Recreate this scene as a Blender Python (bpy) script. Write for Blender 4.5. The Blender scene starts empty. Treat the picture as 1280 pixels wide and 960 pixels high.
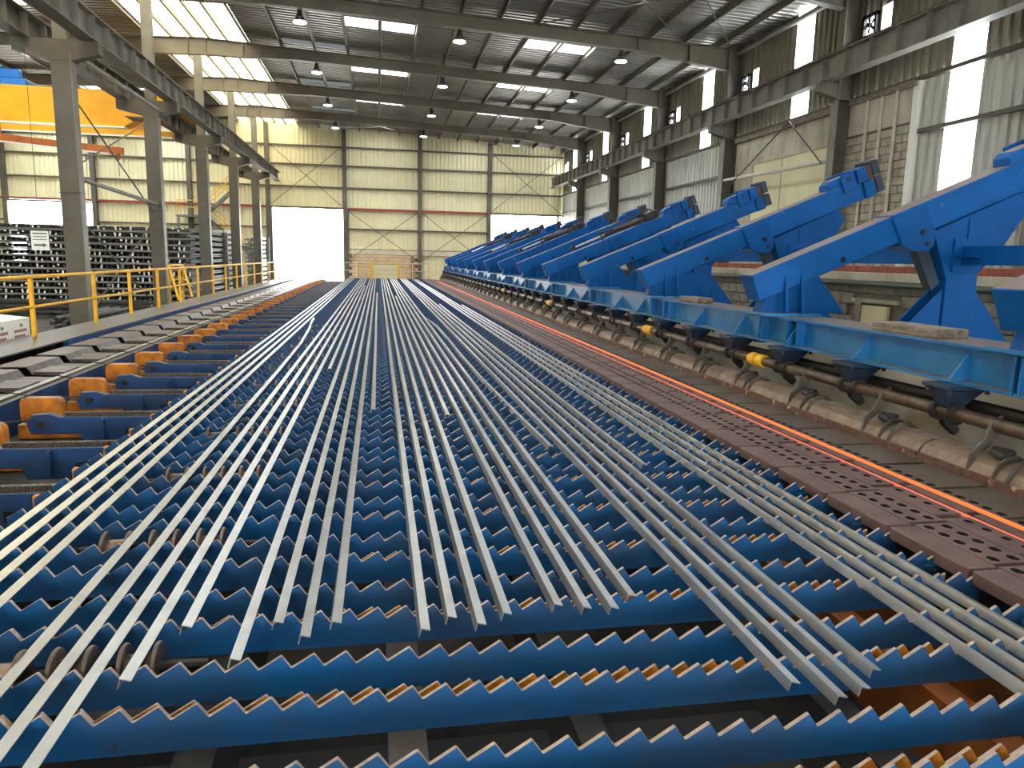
import bpy, bmesh, math, random
from mathutils import Matrix, Vector
random.seed(7)
SC = bpy.context.scene
COL = SC.collection
H = 2.6                                   # camera height above the floor; shapes below are measured from the camera

# ------------------------------------------------------------------ camera
cam_data = bpy.data.cameras.new('camera')
cam_data.sensor_width = 36.0
cam_data.lens = 920.0 / 1280.0 * 36.0
cam_data.clip_start = 0.05
cam_data.clip_end = 500
cam = bpy.data.objects.new('camera', cam_data)
COL.objects.link(cam)
rot = Matrix(((0.98412117, 0.0074667, -0.17734083),
              (-0.17604431, 0.16866521, -0.96982496),
              (0.02266984, 0.98564512, 0.16730147)))
cam.matrix_world = Matrix.Translation((0, 0, H)) @ rot.to_4x4()
SC.camera = cam

# ------------------------------------------------------------------ sky and exposure
world = bpy.data.worlds.new('sky')
SC.world = world
world.use_nodes = True
bg = world.node_tree.nodes['Background']
bg.inputs[0].default_value = (0.93, 0.97, 1.0, 1)
bg.inputs[1].default_value = 10.0
SC.view_settings.view_transform = 'Standard'
SC.view_settings.look = 'None'
SC.view_settings.gamma = 1.0
SC.view_settings.use_curve_mapping = False
SC.view_settings.exposure = 0.9
SC.cycles.use_denoising = True
SC.cycles.max_bounces = 7
SC.cycles.diffuse_bounces = 4
SC.cycles.transparent_max_bounces = 12

# ------------------------------------------------------------------ materials
def lin(c):
    return tuple(((v / 255.0) / 12.92 if v / 255.0 <= 0.04045 else ((v / 255.0 + 0.055) / 1.055) ** 2.4) for v in c)

MATS = {}
def mat(name, rgb, rough=0.6, metal=0.0, rgb2=None, scale=3.0, amount=0.5, dust=None, dust_edge=0.75,
        fine=None, stretch=None, bump=0.0, emit=None, strength=0.0, spec=0.5, contrast=0.16):
    m = bpy.data.materials.new(name)
    m.use_nodes = True
    nt = m.node_tree
    N, L = nt.nodes, nt.links
    b = N['Principled BSDF']
    b.inputs['Roughness'].default_value = rough
    b.inputs['Metallic'].default_value = metal
    b.inputs['Specular IOR Level'].default_value = spec
    base = lin(rgb)
    b.inputs['Base Color'].default_value = (*base, 1)
    out = None
    geo = N.new('ShaderNodeNewGeometry')
    vec = geo.outputs['Position']
    if stretch:
        mp = N.new('ShaderNodeMapping')
        mp.inputs['Scale'].default_value = stretch
        L.new(vec, mp.inputs['Vector'])
        vec = mp.outputs['Vector']
    if rgb2:
        no = N.new('ShaderNodeTexNoise')
        no.inputs['Scale'].default_value = scale
        no.inputs['Detail'].default_value = 6
        no.inputs['Roughness'].default_value = 0.65
        L.new(vec, no.inputs['Vector'])
        rp = N.new('ShaderNodeMapRange')
        rp.inputs['From Min'].default_value = 0.5 - contrast + (0.5 - amount) * 0.3
        rp.inputs['From Max'].default_value = 0.5 + contrast + (0.5 - amount) * 0.3
        L.new(no.outputs['Fac'], rp.inputs['Value'])
        mx = N.new('ShaderNodeMix'); mx.data_type = 'RGBA'
        mx.inputs[6].default_value = (*base, 1)
        mx.inputs[7].default_value = (*lin(rgb2), 1)
        L.new(rp.outputs[0], mx.inputs[0])
        out = mx.outputs[2]
        if bump:
            bp = N.new('ShaderNodeBump')
            bp.inputs['Strength'].default_value = bump
            bp.inputs['Distance'].default_value = 0.01
            L.new(no.outputs['Fac'], bp.inputs['Height'])
            L.new(bp.outputs[0], b.inputs['Normal'])
    if fine:
        n2 = N.new('ShaderNodeTexNoise')
        n2.inputs['Scale'].default_value = fine[1]
        n2.inputs['Detail'].default_value = 5
        L.new(geo.outputs['Position'], n2.inputs['Vector'])
        r2 = N.new('ShaderNodeMapRange')
        r2.inputs['From Min'].default_value = fine[2]
        r2.inputs['From Max'].default_value = fine[2] + 0.06
        L.new(n2.outputs['Fac'], r2.inputs['Value'])
        m2 = N.new('ShaderNodeMix'); m2.data_type = 'RGBA'
        if out: L.new(out, m2.inputs[6])
        else: m2.inputs[6].default_value = (*base, 1)
        m2.inputs[7].default_value = (*lin(fine[0]), 1)
        L.new(r2.outputs[0], m2.inputs[0])
        out = m2.outputs[2]
    if dust:                                # settled mill dust on upward faces
        sp = N.new('ShaderNodeSeparateXYZ')
        L.new(geo.outputs['True Normal'], sp.inputs[0])
        r3 = N.new('ShaderNodeMapRange')
        r3.inputs['From Min'].default_value = dust_edge
        r3.inputs['From Max'].default_value = dust_edge + 0.1
        L.new(sp.outputs['Z'], r3.inputs['Value'])
        m3 = N.new('ShaderNodeMix'); m3.data_type = 'RGBA'
        if out: L.new(out, m3.inputs[6])
        else: m3.inputs[6].default_value = (*base, 1)
        m3.inputs[7].default_value = (*lin(dust), 1)
        L.new(r3.outputs[0], m3.inputs[0])
        out = m3.outputs[2]
    if out:
        L.new(out, b.inputs['Base Color'])
    if emit:
        b.inputs['Emission Color'].default_value = (*emit, 1)
        b.inputs['Emission Strength'].default_value = strength
    MATS[name] = m
    return m

mat('arm_blue', (0, 90, 168), 0.5, spec=0.18, rgb2=(0, 78, 142), scale=2.5, fine=((92, 128, 170), 9.0, 0.68), dust=(128, 112, 110))
mat('arm_plain', (0, 84, 160), 0.5, spec=0.18, rgb2=(0, 72, 136), scale=2.0)
mat('beam_blue', (18, 100, 168), 0.35, spec=0.35, rgb2=(48, 122, 178), scale=3.5, fine=((96, 92, 84), 7.0, 0.68), dust=(120, 108, 98))
mat('hanger_blue', (24, 56, 88), 0.5, rgb2=(32, 40, 48), scale=8)
mat('rack_blue', (4, 78, 132), 0.5, spec=0.3, rgb2=(36, 66, 100), scale=1.6, fine=((58, 62, 70), 5.0, 0.70))
mat('rack_edge', (178, 158, 146), 0.42, 0.4, rgb2=(140, 122, 112), scale=20)
mat('rack_orange', (216, 132, 20), 0.6, rgb2=(150, 82, 22), scale=18, amount=0.45)
mat('bracket_orange', (204, 122, 14), 0.55, rgb2=(128, 70, 18), scale=6, amount=0.5, dust=(150, 120, 96))
mat('bar_steel', (204, 202, 198), 0.34, 0.88, rgb2=(188, 186, 182), scale=6, spec=0.4)
mat('hot', (255, 120, 60), 0.6, emit=(1.0, 0.13, 0.025), strength=0.6)
mat('hot_pink', (255, 120, 90), 0.6, emit=(1.0, 0.11, 0.06), strength=0.5)
mat('plate_brown', (112, 86, 82), 0.6, rgb2=(88, 68, 66), scale=5, bump=0.15)
mat('plate_dark', (102, 90, 80), 0.5, rgb2=(76, 67, 60), scale=4)
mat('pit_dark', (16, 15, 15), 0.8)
mat('trough', (146, 126, 110), 0.55, rgb2=(106, 90, 78), scale=7)
mat('trough_lip', (112, 80, 70), 0.7, rgb2=(76, 50, 44), scale=14, fine=((176, 150, 128), 10, 0.6))
mat('shaft', (112, 96, 78), 0.4, 0.5, rgb2=(70, 60, 52), scale=9)
mat('dark_iron', (52, 48, 46), 0.55, 0.3, rgb2=(34, 32, 32), scale=9)
mat('yellow', (244, 190, 20), 0.45, rgb2=(226, 164, 18), scale=4)
mat('crane_yellow', (240, 178, 10), 0.45, rgb2=(226, 158, 10), scale=1.2)
mat('crane_orange', (184, 98, 24), 0.5, rgb2=(150, 76, 26), scale=3)
mat('trolley_blue', (40, 120, 196), 0.4)
mat('column_grey', (100, 94, 84), 0.55, rgb2=(84, 78, 69), scale=1.2)
mat('rafter_grey', (116, 108, 94), 0.5, rgb2=(98, 91, 79), scale=1.0)
mat('girder_grey', (132, 128, 118), 0.5, rgb2=(108, 102, 92), scale=1.5)
mat('cream_sheet', (238, 230, 192), 0.5, rgb2=(226, 218, 180), scale=0.8)
mat('shaded_grey_sheet', (150, 146, 132), 0.5, 0.2, rgb2=(130, 124, 110), scale=0.8)  # brown-grey with the shade of the upper right wall put in
mat('white_sheet', (206, 206, 198), 0.5, 0.1, rgb2=(180, 180, 172), scale=1.4, stretch=(1, 3, 0.3))
mat('roof_sheet', (150, 148, 142), 0.38, 0.55, rgb2=(124, 122, 116), scale=0.9)
mat('girt', (88, 82, 72), 0.55)
mat('red_trim', (168, 52, 52), 0.6)
mat('concrete', (226, 214, 190), 0.85, rgb2=(196, 184, 160), scale=1.6, bump=0.2, fine=((196, 172, 128), 1.5, 0.62))
mat('plaster', (196, 190, 172), 0.85, rgb2=(158, 150, 132), scale=2.0, stretch=(1, 1, 0.35), fine=((110, 104, 94), 3, 0.66))
mat('block', (150, 146, 136), 0.9, rgb2=(118, 112, 104), scale=5, bump=0.3)
mat('block_tan', (186, 176, 158), 0.9, rgb2=(150, 140, 124), scale=3, bump=0.3)
mat('brick_red', (168, 92, 74), 0.85, rgb2=(132, 72, 60), scale=6)
mat('brick_far', (224, 196, 160), 0.85, rgb2=(200, 172, 140), scale=2)
mat('mortar', (120, 112, 102), 0.95)
mat('cream_board', (222, 214, 172), 0.5, rgb2=(206, 198, 156), scale=0.6)
mat('pipe_white', (206, 200, 190), 0.5, rgb2=(180, 172, 160), scale=6)
mat('green_pipe', (64, 74, 60), 0.5)
mat('floor', (66, 61, 57), 0.75, rgb2=(44, 41, 39), scale=0.7)
mat('outside', (200, 196, 188), 0.9)
mat('tread', (112, 104, 102), 0.36, 0.55, rgb2=(82, 74, 72), scale=6)
mat('tread_edge', (178, 178, 176), 0.3, 0.7)
mat('chequer', (128, 128, 128), 0.3, 0.6, rgb2=(96, 96, 98), scale=40, bump=0.5)
mat('fascia_blue', (44, 84, 140), 0.45, rgb2=(34, 66, 112), scale=3)
mat('deep_blue', (16, 66, 120), 0.5, rgb2=(22, 48, 80), scale=3, fine=((40, 42, 44), 3.0, 0.66), dust=(72, 64, 58))
mat('chain', (120, 108, 98), 0.4, 0.6, rgb2=(60, 50, 46), scale=60)
mat('roller', (120, 104, 94), 0.32, 0.7, rgb2=(92, 78, 70), scale=14)
mat('roller_rim', (206, 204, 200), 0.22, 0.9)
mat('stack_dark', (84, 84, 82), 0.55, 0.4, rgb2=(54, 54, 54), scale=3)
mat('stack_light', (176, 176, 172), 0.5, 0.2)
mat('bar_end', (246, 246, 242), 0.5)
mat('skid', (126, 124, 118), 0.7)
mat('white_paint_glint', (236, 236, 230), 0.5)  # white paint; on the crane strips it stands for reflected light
mat('ink_red', (150, 66, 60), 0.7)
mat('clip_grey', (104, 96, 88), 0.55, 0.3, rgb2=(70, 64, 58), scale=9)
mat('ink', (110, 110, 112), 0.7)
mat('lamp_black', (52, 50, 50), 0.5)
mat('lamp_glow', (255, 255, 255), 0.5, emit=(0.86, 0.92, 1.0), strength=5.0)
mat('wood', (150, 138, 128), 0.8, rgb2=(96, 84, 76), scale=5, stretch=(4, 1, 4))
mat('rust', (96, 58, 44), 0.8, rgb2=(60, 44, 40), scale=9)
mat('cable', (44, 42, 42), 0.6)
mat('carrier_dark', (40, 36, 33), 0.7, rgb2=(24, 22, 21), scale=4)
mat('carrier_orange', (128, 68, 14), 0.6, rgb2=(92, 50, 18), scale=6)
mat('foil', (176, 172, 166), 0.3, 0.6, rgb2=(40, 38, 38), scale=14)

def pane(name, tint, clear):
    m = bpy.data.materials.new(name); m.use_nodes = True
    nt = m.node_tree; N, L = nt.nodes, nt.links
    N.remove(N['Principled BSDF'])
    t = N.new('ShaderNodeBsdfTransparent'); t.inputs[0].default_value = (*tint, 1)
    d = N.new('ShaderNodeBsdfTranslucent'); d.inputs[0].default_value = (*tint, 1)
    x = N.new('ShaderNodeMixShader'); x.inputs[0].default_value = clear
    L.new(d.outputs[0], x.inputs[1]); L.new(t.outputs[0], x.inputs[2])
    L.new(x.outputs[0], N['Material Output'].inputs[0])
    MATS[name] = m
pane('skylight', (0.95, 0.96, 0.95), 0.8)
pane('skylight_warm', (0.62, 0.58, 0.48), 0.5)
pane('skylight_dull', (0.11, 0.112, 0.112), 0.3)

# ------------------------------------------------------------------ mesh helpers
class MB:
    def __init__(s):
        s.v, s.f, s.m = [], [], []
    def face(s, idx, mi=0):
        s.f.append(idx); s.m.append(mi)
    def box(s, x0, x1, y0, y1, z0, z1, mi=0):
        n = len(s.v)
        s.v += [(x0, y0, z0), (x1, y0, z0), (x1, y1, z0), (x0, y1, z0), (x0, y0, z1), (x1, y0, z1), (x1, y1, z1), (x0, y1, z1)]
        for q in ((0, 3, 2, 1), (4, 5, 6, 7), (0, 1, 5, 4), (1, 2, 6, 5), (2, 3, 7, 6), (3, 0, 4, 7)):
            s.face([n + i for i in q], mi)
        return s
    def prism(s, poly, axis, a0, a1, mi=0, side=None):
        n = len(s.v); k = len(poly)
        for a in (a0, a1):
            for p, q in poly:
                s.v.append({'x': (a, p, q), 'y': (p, a, q), 'z': (p, q, a)}[axis])
        s.face([n + i for i in range(k)], mi)
        s.face([n + k + i for i in reversed(range(k))], mi)
        for i in range(k):
            j = (i + 1) % k
            s.face([n + i, n + k + i, n + k + j, n + j], mi if side is None else side(i))
        return s
    def tube(s, p0, p1, r, n=8, mi=0, r2=None, cap=True):
        p0, p1 = Vector(p0), Vector(p1)
        d = (p1 - p0).normalized()
        a = d.orthogonal().normalized(); b = d.cross(a)
        base = len(s.v)
        for p, rr in ((p0, r), (p1, r if r2 is None else r2)):
            for i in range(n):
                t = 2 * math.pi * i / n
                s.v.append(tuple(p + (a * math.cos(t) + b * math.sin(t)) * rr))
        for i in range(n):
            j = (i + 1) % n
            s.face([base + i, base + j, base + n + j, base + n + i], mi)
        if cap:
            s.face([base + i for i in reversed(range(n))], mi)
            s.face([base + n + i for i in range(n)], mi)
        return s
    def path(s, pts, r, n=6, mi=0):
        for a, b in zip(pts[:-1], pts[1:]):
            s.tube(a, b, r, n, mi)
        return s
    def mesh(s, name, mats, bevel=0.0, smooth=False):
        me = bpy.data.meshes.new(name)
        me.from_pydata(s.v, [], s.f)
        for m in ([mats] if isinstance(mats, str) else mats):
            me.materials.append(MATS[m])
        me.polygons.foreach_set('material_index', s.m)
        bm = bmesh.new(); bm.from_mesh(me)
        bmesh.ops.recalc_face_normals(bm, faces=bm.faces)
        if bevel:
            ed = [e for e in bm.edges if len(e.link_faces) == 2 and e.calc_face_angle(0) > 0.5]
            bmesh.ops.bevel(bm, geom=ed, offset=bevel, segments=1, affect='EDGES', clamp_overlap=True)
        bm.to_mesh(me); bm.free()
        if smooth:
            me.polygons.foreach_set('use_smooth', [True] * len(me.polygons))
            me.set_sharp_from_angle(angle=0.7)
        return me

def B(*a):                                  # one box
    return MB().box(*a)

def put(name, me, parent=None, loc=(0, 0, 0), rz=0.0):
    o = bpy.data.objects.new(name, me)
    COL.objects.link(o)
    o.location = loc if parent else (loc[0], loc[1], loc[2] + H)
    o.rotation_euler = (0, 0, rz)
    if parent: o.parent = parent
    return o
def tag(o, label, cat, group=None, kind=None):
    o['label'] = label
    if cat: o['category'] = cat
    if group: o['group'] = group
    if kind: o['kind'] = kind
    return o
def thing(name, label, cat, loc=(0, 0, 0), group=None, rz=0.0):
    return tag(put(name, None, None, loc, rz), label, cat, group)
def single(name, me, label, cat, loc=(0, 0, 0), group=None, rz=0.0):
    return tag(put(name, me, None, loc, rz), label, cat, group)
def struct(name, me=None, label=None, loc=(0, 0, 0)):
    o = put(name, me, None, loc)
    o['kind'] = 'structure'
    if label: o['label'] = label
    return o

ONES = ['', 'first', 'second', 'third', 'fourth', 'fifth', 'sixth', 'seventh', 'eighth', 'ninth', 'tenth', 'eleventh', 'twelfth',
        'thirteenth', 'fourteenth', 'fifteenth', 'sixteenth', 'seventeenth', 'eighteenth', 'nineteenth']
TENS = ['', '', 'twenty', 'thirty', 'forty', 'fifty', 'sixty', 'seventy', 'eighty', 'ninety']
TENTH = ['', '', 'twentieth', 'thirtieth', 'fortieth', 'fiftieth', 'sixtieth', 'seventieth', 'eightieth', 'ninetieth']
def nth(n):
    if n < 20: return ONES[n]
    return TENTH[n // 10] if n % 10 == 0 else TENS[n // 10] + '-' + ONES[n % 10]

M = 0.56                                    # pitch of one cooling-bed module along the hall
P = 0.1085                                  # tooth pitch
X0 = 0.02                                   # a tooth valley
ZV = -1.40                                  # height of the tooth valleys below the camera
BED_END = 47.0
NMOD = 81

# ================================================================== SETTING
FR = [-8.18, -1.06, 6.06, 13.18, 20.3, 27.42, 34.54, 41.66, 48.78]       # frame lines
YW = 54.8                                   # far wall
XR, XL = 13.55, -26.0
def ztop(x):                                # top of the rafters
    return 8.49 - 0.0445 * (x - 0.13) if x > -7.3 else 8.82 + 0.0445 * (x + 7.3)

struct('floor', B(XL, XR, -14, YW, -2.8, -2.6).mesh('floor', 'floor'))
struct('trim_1', B(-90, 90, YW, 150, -2.85, -2.62).mesh('yard', 'outside'), 'pale yard outside the far doors')

def corrugated(w, h, pitch=0.29, depth=0.07, axis='x', horizontal=False):
    """trapezoidal sheet, w along the rib-stacking direction, h along the ribs"""
    b = MB(); pts = []
    n = max(1, round(w / pitch)); p = w / n
    for i in range(n):
        x = i * p
        pts += [(x, 0), (x + 0.42 * p, 0), (x + 0.5 * p, depth), (x + 0.92 * p, depth)]
    pts.append((w, 0))
    for x, d in pts:
        for k in (0, h):
            b.v.append({'far': (x, d, k), 'right': (d, x, k), 'roof': (k, x, -d)}[axis])
    for i in range(len(pts) - 1):
        b.face([2 * i, 2 * i + 2, 2 * i + 3, 2 * i + 1])
    return b

# ---- far wall
FC = [-26.0, -24.0, -18.6, -12.6, -7.5, -2.3, 2.97, 8.0, 13.6]
ROWS = [-2.6, 0.44, 1.86, 3.28, 4.69, 6.18, 7.44, 9.2]
wf = struct('wall_far')
DOORS = {1: (-24.0, -18.6, 3.05), 4: (-7.25, -2.2, 3.18), 7: (8.1, 13.1, 3.2)}
for i in range(len(FC) - 1):
    x0, x1 = FC[i], FC[i + 1]
    for j in range(len(ROWS) - 1):
        if i in DOORS and j < 3: continue
        if i == 5 and j == 0: continue
        z0, z1 = ROWS[j], ROWS[j + 1]
        zt = [min(z1, ztop(x0) + 0.19), min(z1, ztop(x1) + 0.19)]
        me = corrugated(x1 - x0, min(z1, max(zt)) - z0, axis='far').mesh('cladding_sheet', 'cream_sheet')
        put('cladding_sheet', me, wf, (x0, YW, z0))
    for j, z in enumerate(ROWS[1:-1]):
        if i in DOORS and j < 2: continue
        put('girt', B(x0 + 0.12, x1 - 0.12, YW - 0.16, YW, z - 0.07, z + 0.03).mesh('girt', 'girt'), wf)
    put('red_rail', B(x0 + 0.05, x1 - 0.05, YW - 0.22, YW - 0.12, 3.17, 3.27).mesh('red_rail', 'red_trim'), wf)
for x in FC[1:-1]:
    put('wall_post', B(x - 0.14, x + 0.14, YW - 0.36, YW - 0.01, -2.6, ztop(x)).mesh('wall_post', 'column_grey'), wf)
def rods(parent, pts, r=0.022, m='girt', name='brace_rod'):
    for a, b in pts:
        put(name, MB().tube(a, b, r, 5).mesh(name, m), parent)
yb = YW - 0.25
rods(wf, [((-7.3, yb, 7.4), (-2.5, yb, 3.4)), ((-2.5, yb, 7.4), (-7.3, yb, 3.4)), ((8.2, yb, 7.4), (13.3, yb, 3.4)),
          ((13.3, yb, 7.4), (8.2, yb, 3.4)), ((-2.1, yb, -0.3), (2.8, yb, 3.1)), ((2.8, yb, -0.3), (-2.1, yb, 3.1)),
          ((3.1, yb, 3.1), (7.8, yb, -0.3)), ((7.8, yb, 3.1), (3.1, yb, -0.3))])
# block infill low in the far wall
put('block_backing', B(-2.16, 3.1, YW - 0.12, YW, -2.6, 0.1).mesh('block_backing', 'mortar'), wf)
put('lintel', B(-2.16, 7.9, YW - 0.2, YW - 0.02, 0.1, 0.42).mesh('lintel', 'concrete'), wf)
bme = B(0, 0.46, 0, 0.08, 0, 0.2).mesh('block', 'brick_far', 0.012)
for r in range(12):
    for c in range(11):
        x = -2.1 + c * 0.475 + (0.237 if r % 2 else 0)
        if x + 0.46 < 3.1: put('block', bme, wf, (x, YW - 0.2, -2.55 + r * 0.22))
put('post_stub', B(2.3, 2.55, YW - 0.35, YW - 0.2, -2.6, 0.05).mesh('post_stub', 'wood'), wf)
for n, (i, (x0, x1, zt)) in enumerate(DOORS.items()):
    b = MB().box(x0 - 0.12, x0, YW - 0.3, YW + 0.05, -2.6, zt + 0.1).box(x1, x1 + 0.12, YW - 0.3, YW + 0.05, -2.6, zt + 0.1)
    d = struct('door_%d' % (n + 1), None, ['open doorway behind the stored bars', 'tall open doorway beyond the walkway', 'open doorway behind the blue arms'][n])
    put('jamb', B(x0 - 0.12, x0, YW - 0.3, YW + 0.05, -2.6, zt + 0.1).mesh('jamb', 'column_grey'), d)
    put('jamb', B(x1, x1 + 0.12, YW - 0.3, YW + 0.05, -2.6, zt + 0.1).mesh('jamb', 'column_grey'), d)
    put('lintel', B(x0, x1, YW - 0.3, YW + 0.05, zt, zt + 0.1).mesh('lintel', 'girt'), d)

# ---- right wall
wr = struct('wall_right')
XB = FR + [YW]
nwin = 0
def window(x0, x1, y0, y1, z0, z1, m, label):
    global nwin
    nwin += 1
    o = struct('window_%d' % nwin, None, label)
    put('pane', B(x0, x1, y0, y1, z0, z1).mesh('pane', m), o)
    return o
def rsheet(y0, y1, z0, z1, m):
    if y1 - y0 < 0.05 or z1 - z0 < 0.05: return
    put('cladding_sheet', corrugated(y1 - y0, z1 - z0, 0.3, 0.07, 'right').mesh('cladding_sheet', m), wr, (XR, y0, z0))
ZE = ztop(13.5) + 0.2
for i in range(len(XB) - 1):
    a, c = XB[i], XB[i + 1]
    s0, s1 = a + 2.35, a + 3.35
    w0, w1 = c - 1.35, c - 0.95
    # upper cladding, shade put into its darker grey, with the strip and the small window left open
    rsheet(a, s0, 4.8, ZE, 'shaded_grey_sheet'); rsheet(s1, w0, 4.8, ZE, 'shaded_grey_sheet'); f0, f1 = c - 0.8, c - 0.28
    rsheet(w1, f0, 4.8, ZE, 'shaded_grey_sheet'); rsheet(f1, c, 4.8, ZE, 'shaded_grey_sheet')
    rsheet(f0, f1, 4.8, 6.35, 'shaded_grey_sheet'); rsheet(f0, f1, 6.9, ZE, 'shaded_grey_sheet')
    if c > 13 and c < 50:
        fy, fz = (f0 + f1) / 2, 6.625
        fan = thing('exhaust_fan', 'dark bladed exhaust fan beside a right wall column, %s from the camera' % nth(i - 1), 'fan', (XR, fy, fz), 'exhaust fans in the right wall')
        for nm, q in (('frame', (-0.3, 0.3, 0.2, 0.3)), ('frame', (-0.3, 0.3, -0.32, -0.24)), ('frame', (-0.3, -0.22, -0.32, 0.3)), ('frame', (0.22, 0.3, -0.32, 0.3))):
            put(nm, B(-0.1, 0.0, *q).mesh(nm, 'dark_iron'), fan)
        put('hub', MB().tube((-0.14, 0, 0), (-0.02, 0, 0), 0.07, 10).mesh('hub', 'dark_iron'), fan)
        for k in range(5):
            t = k * 1.2566
            bl_ = MB().prism([(0.05 * math.cos(t - .5), 0.05 * math.sin(t - .5)), (0.22 * math.cos(t - .3), 0.22 * math.sin(t - .3)), (0.22 * math.cos(t + .3), 0.22 * math.sin(t + .3)), (0.05 * math.cos(t + .5), 0.05 * math.sin(t + .5))], 'x', -0.06, -0.05)
            put('blade', bl_.mesh('blade', 'dark_iron'), fan)
    rsheet(w0, w1, 4.8, 6.35, 'shaded_grey_sheet'); rsheet(w0, w1, 7.0, ZE, 'shaded_grey_sheet')
    n = nth(i + 1)
    window(XR, XR + 0.03, s0, s1, 4.8, ZE, 'skylight', 'tall translucent strip high in the right wall, %s bay' % n)
    window(XR, XR + 0.03, w0, w1, 6.35, 7.0, 'skylight', 'small bright window beside a right wall column, %s bay' % n)
    for z in (6.2, 4.72, 3.42):
        if z == 3.42 and a in (20.3,): continue
        y0 = a + 0.25
        y1 = c - 0.25 if not (a == 13.18 and z == 3.42) else 17.3
        put('girt', B(XR - 0.14, XR - 0.005, y0, y1, z - 0.05, z + 0.05).mesh('girt', 'girt'), wr)
    if a == 13.18:
        rsheet(13.18, s0, -2.6, 4.75, 'white_sheet'); rsheet(s1, 17.45, -2.6, 4.75, 'white_sheet')
        rsheet(s0, s1, -2.6, 1.9, 'white_sheet')
        window(XR, XR + 0.03, s0, s1, 1.9, 4.8, 'skylight', 'wide translucent strip low beside the block wall with white pipes')
        put('corner_post', B(XR - 0.12, XR, 17.42, 17.62, -2.6, 4.75).mesh('corner_post', 'white_paint_glint'), wr)
        put('block_backing', B(XR - 0.05, XR + 0.1, 17.62, 20.3, -2.6, 4.66).mesh('block_backing', 'mortar'), wr)
        put('head_rail', B(XR - 0.2, XR - 0.06, 17.5, 20.2, 4.55, 4.7).mesh('head_rail', 'wood'), wr)
        me = B(0, 0.06, 0, 0.4, 0, 0.2).mesh('block', 'block_tan', 0.012)
        for r in range(17):
            for cc in range(-1, 7):
                y = 17.66 + cc * 0.42 + (0.21 if r % 2 else 0)
                if 17.4 < y < 20.2: put('block', me, wr, (XR - 0.11, y, 0.0 + r * 0.215))
        put('render_patch', B(XR - 0.125, XR - 0.05, 17.64, 20.2, 3.7, 4.55).mesh('render_patch', 'plaster'), wr)
    elif a == 20.3:
        for nm, q in (('plaster_panel', (20.3, 27.42, 3.6, 4.7)), ('plaster_panel', (20.3, 21.25, -2.6, 3.6)), ('plaster_panel', (25.9, 27.42, -2.6, 3.6)),
                      ('plaster_panel', (21.25, 25.9, -2.6, 1.2))):
            put(nm, B(XR - 0.06, XR + 0.1, *q).mesh(nm, 'plaster'), wr)
        o = window(XR - 0.02, XR + 0.04, 21.25, 25.9, 1.2, 3.6, 'cream_board', 'cream boarded opening in the plastered right wall')
        put('mullion', B(XR - 0.03, XR - 0.02, 23.9, 23.92, 1.2, 3.6).mesh('mullion', 'girt'), o)
        put('head_rail', B(XR - 0.2, XR - 0.07, 20.6, 27.2, 4.5, 4.68).mesh('head_rail', 'wood'), wr)
    else:
        rsheet(a, c, -2.6, 3.4, 'white_sheet'); rsheet(a, c, 3.4, 4.75, 'white_sheet')
for i, y in enumerate((19.35, 18.75, 18.15)):
    single('wall_pipe', MB().tube((XR - 0.17, y, 0), (XR - 0.17, y, 4.55), 0.045, 8).mesh('wall_pipe', 'pipe_white', smooth=True),
           ['white vertical pipe on block wall, the one nearest the column', 'white vertical pipe on block wall, middle of the three',
            'white vertical pipe on block wall, farthest from the column'][i], 'pipe', group='pipes on the block wall')
single('wall_pipe', MB().tube((XR - 0.14, 20.75, 0.8), (XR - 0.14, 20.75, 4.4), 0.04, 8).mesh('wall_pipe', 'pipe_white', smooth=True),
       'thin white pipe beside the cream boarded opening', 'pipe')
single('strut_pipe', MB().tube((13.05, 20.5, 3.05), (13.05, 27.2, 3.15), 0.06, 8).mesh('strut_pipe', 'pipe_white', smooth=True),
       'long pale strut pipe crossing in front of the cream boarded opening', 'pipe')
rw = thing('brace_rods', 'crossed thin brace rods in front of the plastered right wall', 'brace')
rods(rw, [((12.9, 20.6, 3.0), (13.3, 23.3, 4.66)), ((12.9, 27.1, 2.6), (13.3, 23.3, 4.66))], 0.025)

struct('wall_back', MB().box(XL, -4.0, -14.1, -14, -2.6, 8.9).box(4.0, XR, -14.1, -14, -2.6, 8.9).box(-4.0, 4.0, -14.1, -14, 1.6, 8.9).mesh('wall_back', 'cream_sheet'), 'unseen sheet wall behind the camera, added with its gateway to shape the light')  # unseen end wall, added to cut the light coming from behind
struct('wall_left', corrugated(YW + 14, 10.8, 0.3, 0.04, 'right').mesh('wall_left', 'cream_sheet'), loc=(XL, -14, -2.6))

# ---- roof
ce = struct('ceiling')
PX = [-3.98 + 1.376 * k for k in range(13)]         # purlins on the right slope
XS = [-5.35] + PX + [13.7]
sheet_cache = {}
def roofsheet(x0, x1, y0, y1, m='roof_sheet'):
    key = (round(x1 - x0, 3), round(y1 - y0, 3), m, x0 < -7)
    if key not in sheet_cache:
        b = corrugated(y1 - y0, x1 - x0 + 0.06, 0.3, 0.03, 'roof')
        sl = -0.0445 if x0 > -7 else 0.0445
        b.v = [(x, y, z + sl * x) for x, y, z in b.v]
        sheet_cache[key] = b.mesh('roof_sheet', m)
    return put('roof_sheet', sheet_cache[key], ce, (x0, y0, ztop(x0) + 0.2))
def skypane(x0, x1, y0, y1, m, label):
    global nwin
    nwin += 1
    o = struct('window_%d' % nwin, None, label)
    b = MB(); z0, z1 = ztop(x0) + 0.2, ztop(x1) + 0.2
    b.prism([(x0, z0), (x1, z1), (x1, z1 + 0.02), (x0, z0 + 0.02)], 'y', y0, y1)
    put('pane', b.mesh('pane', m), o)
YB = [-14.0] + FR[0:] + [YW + 0.25]
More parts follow.
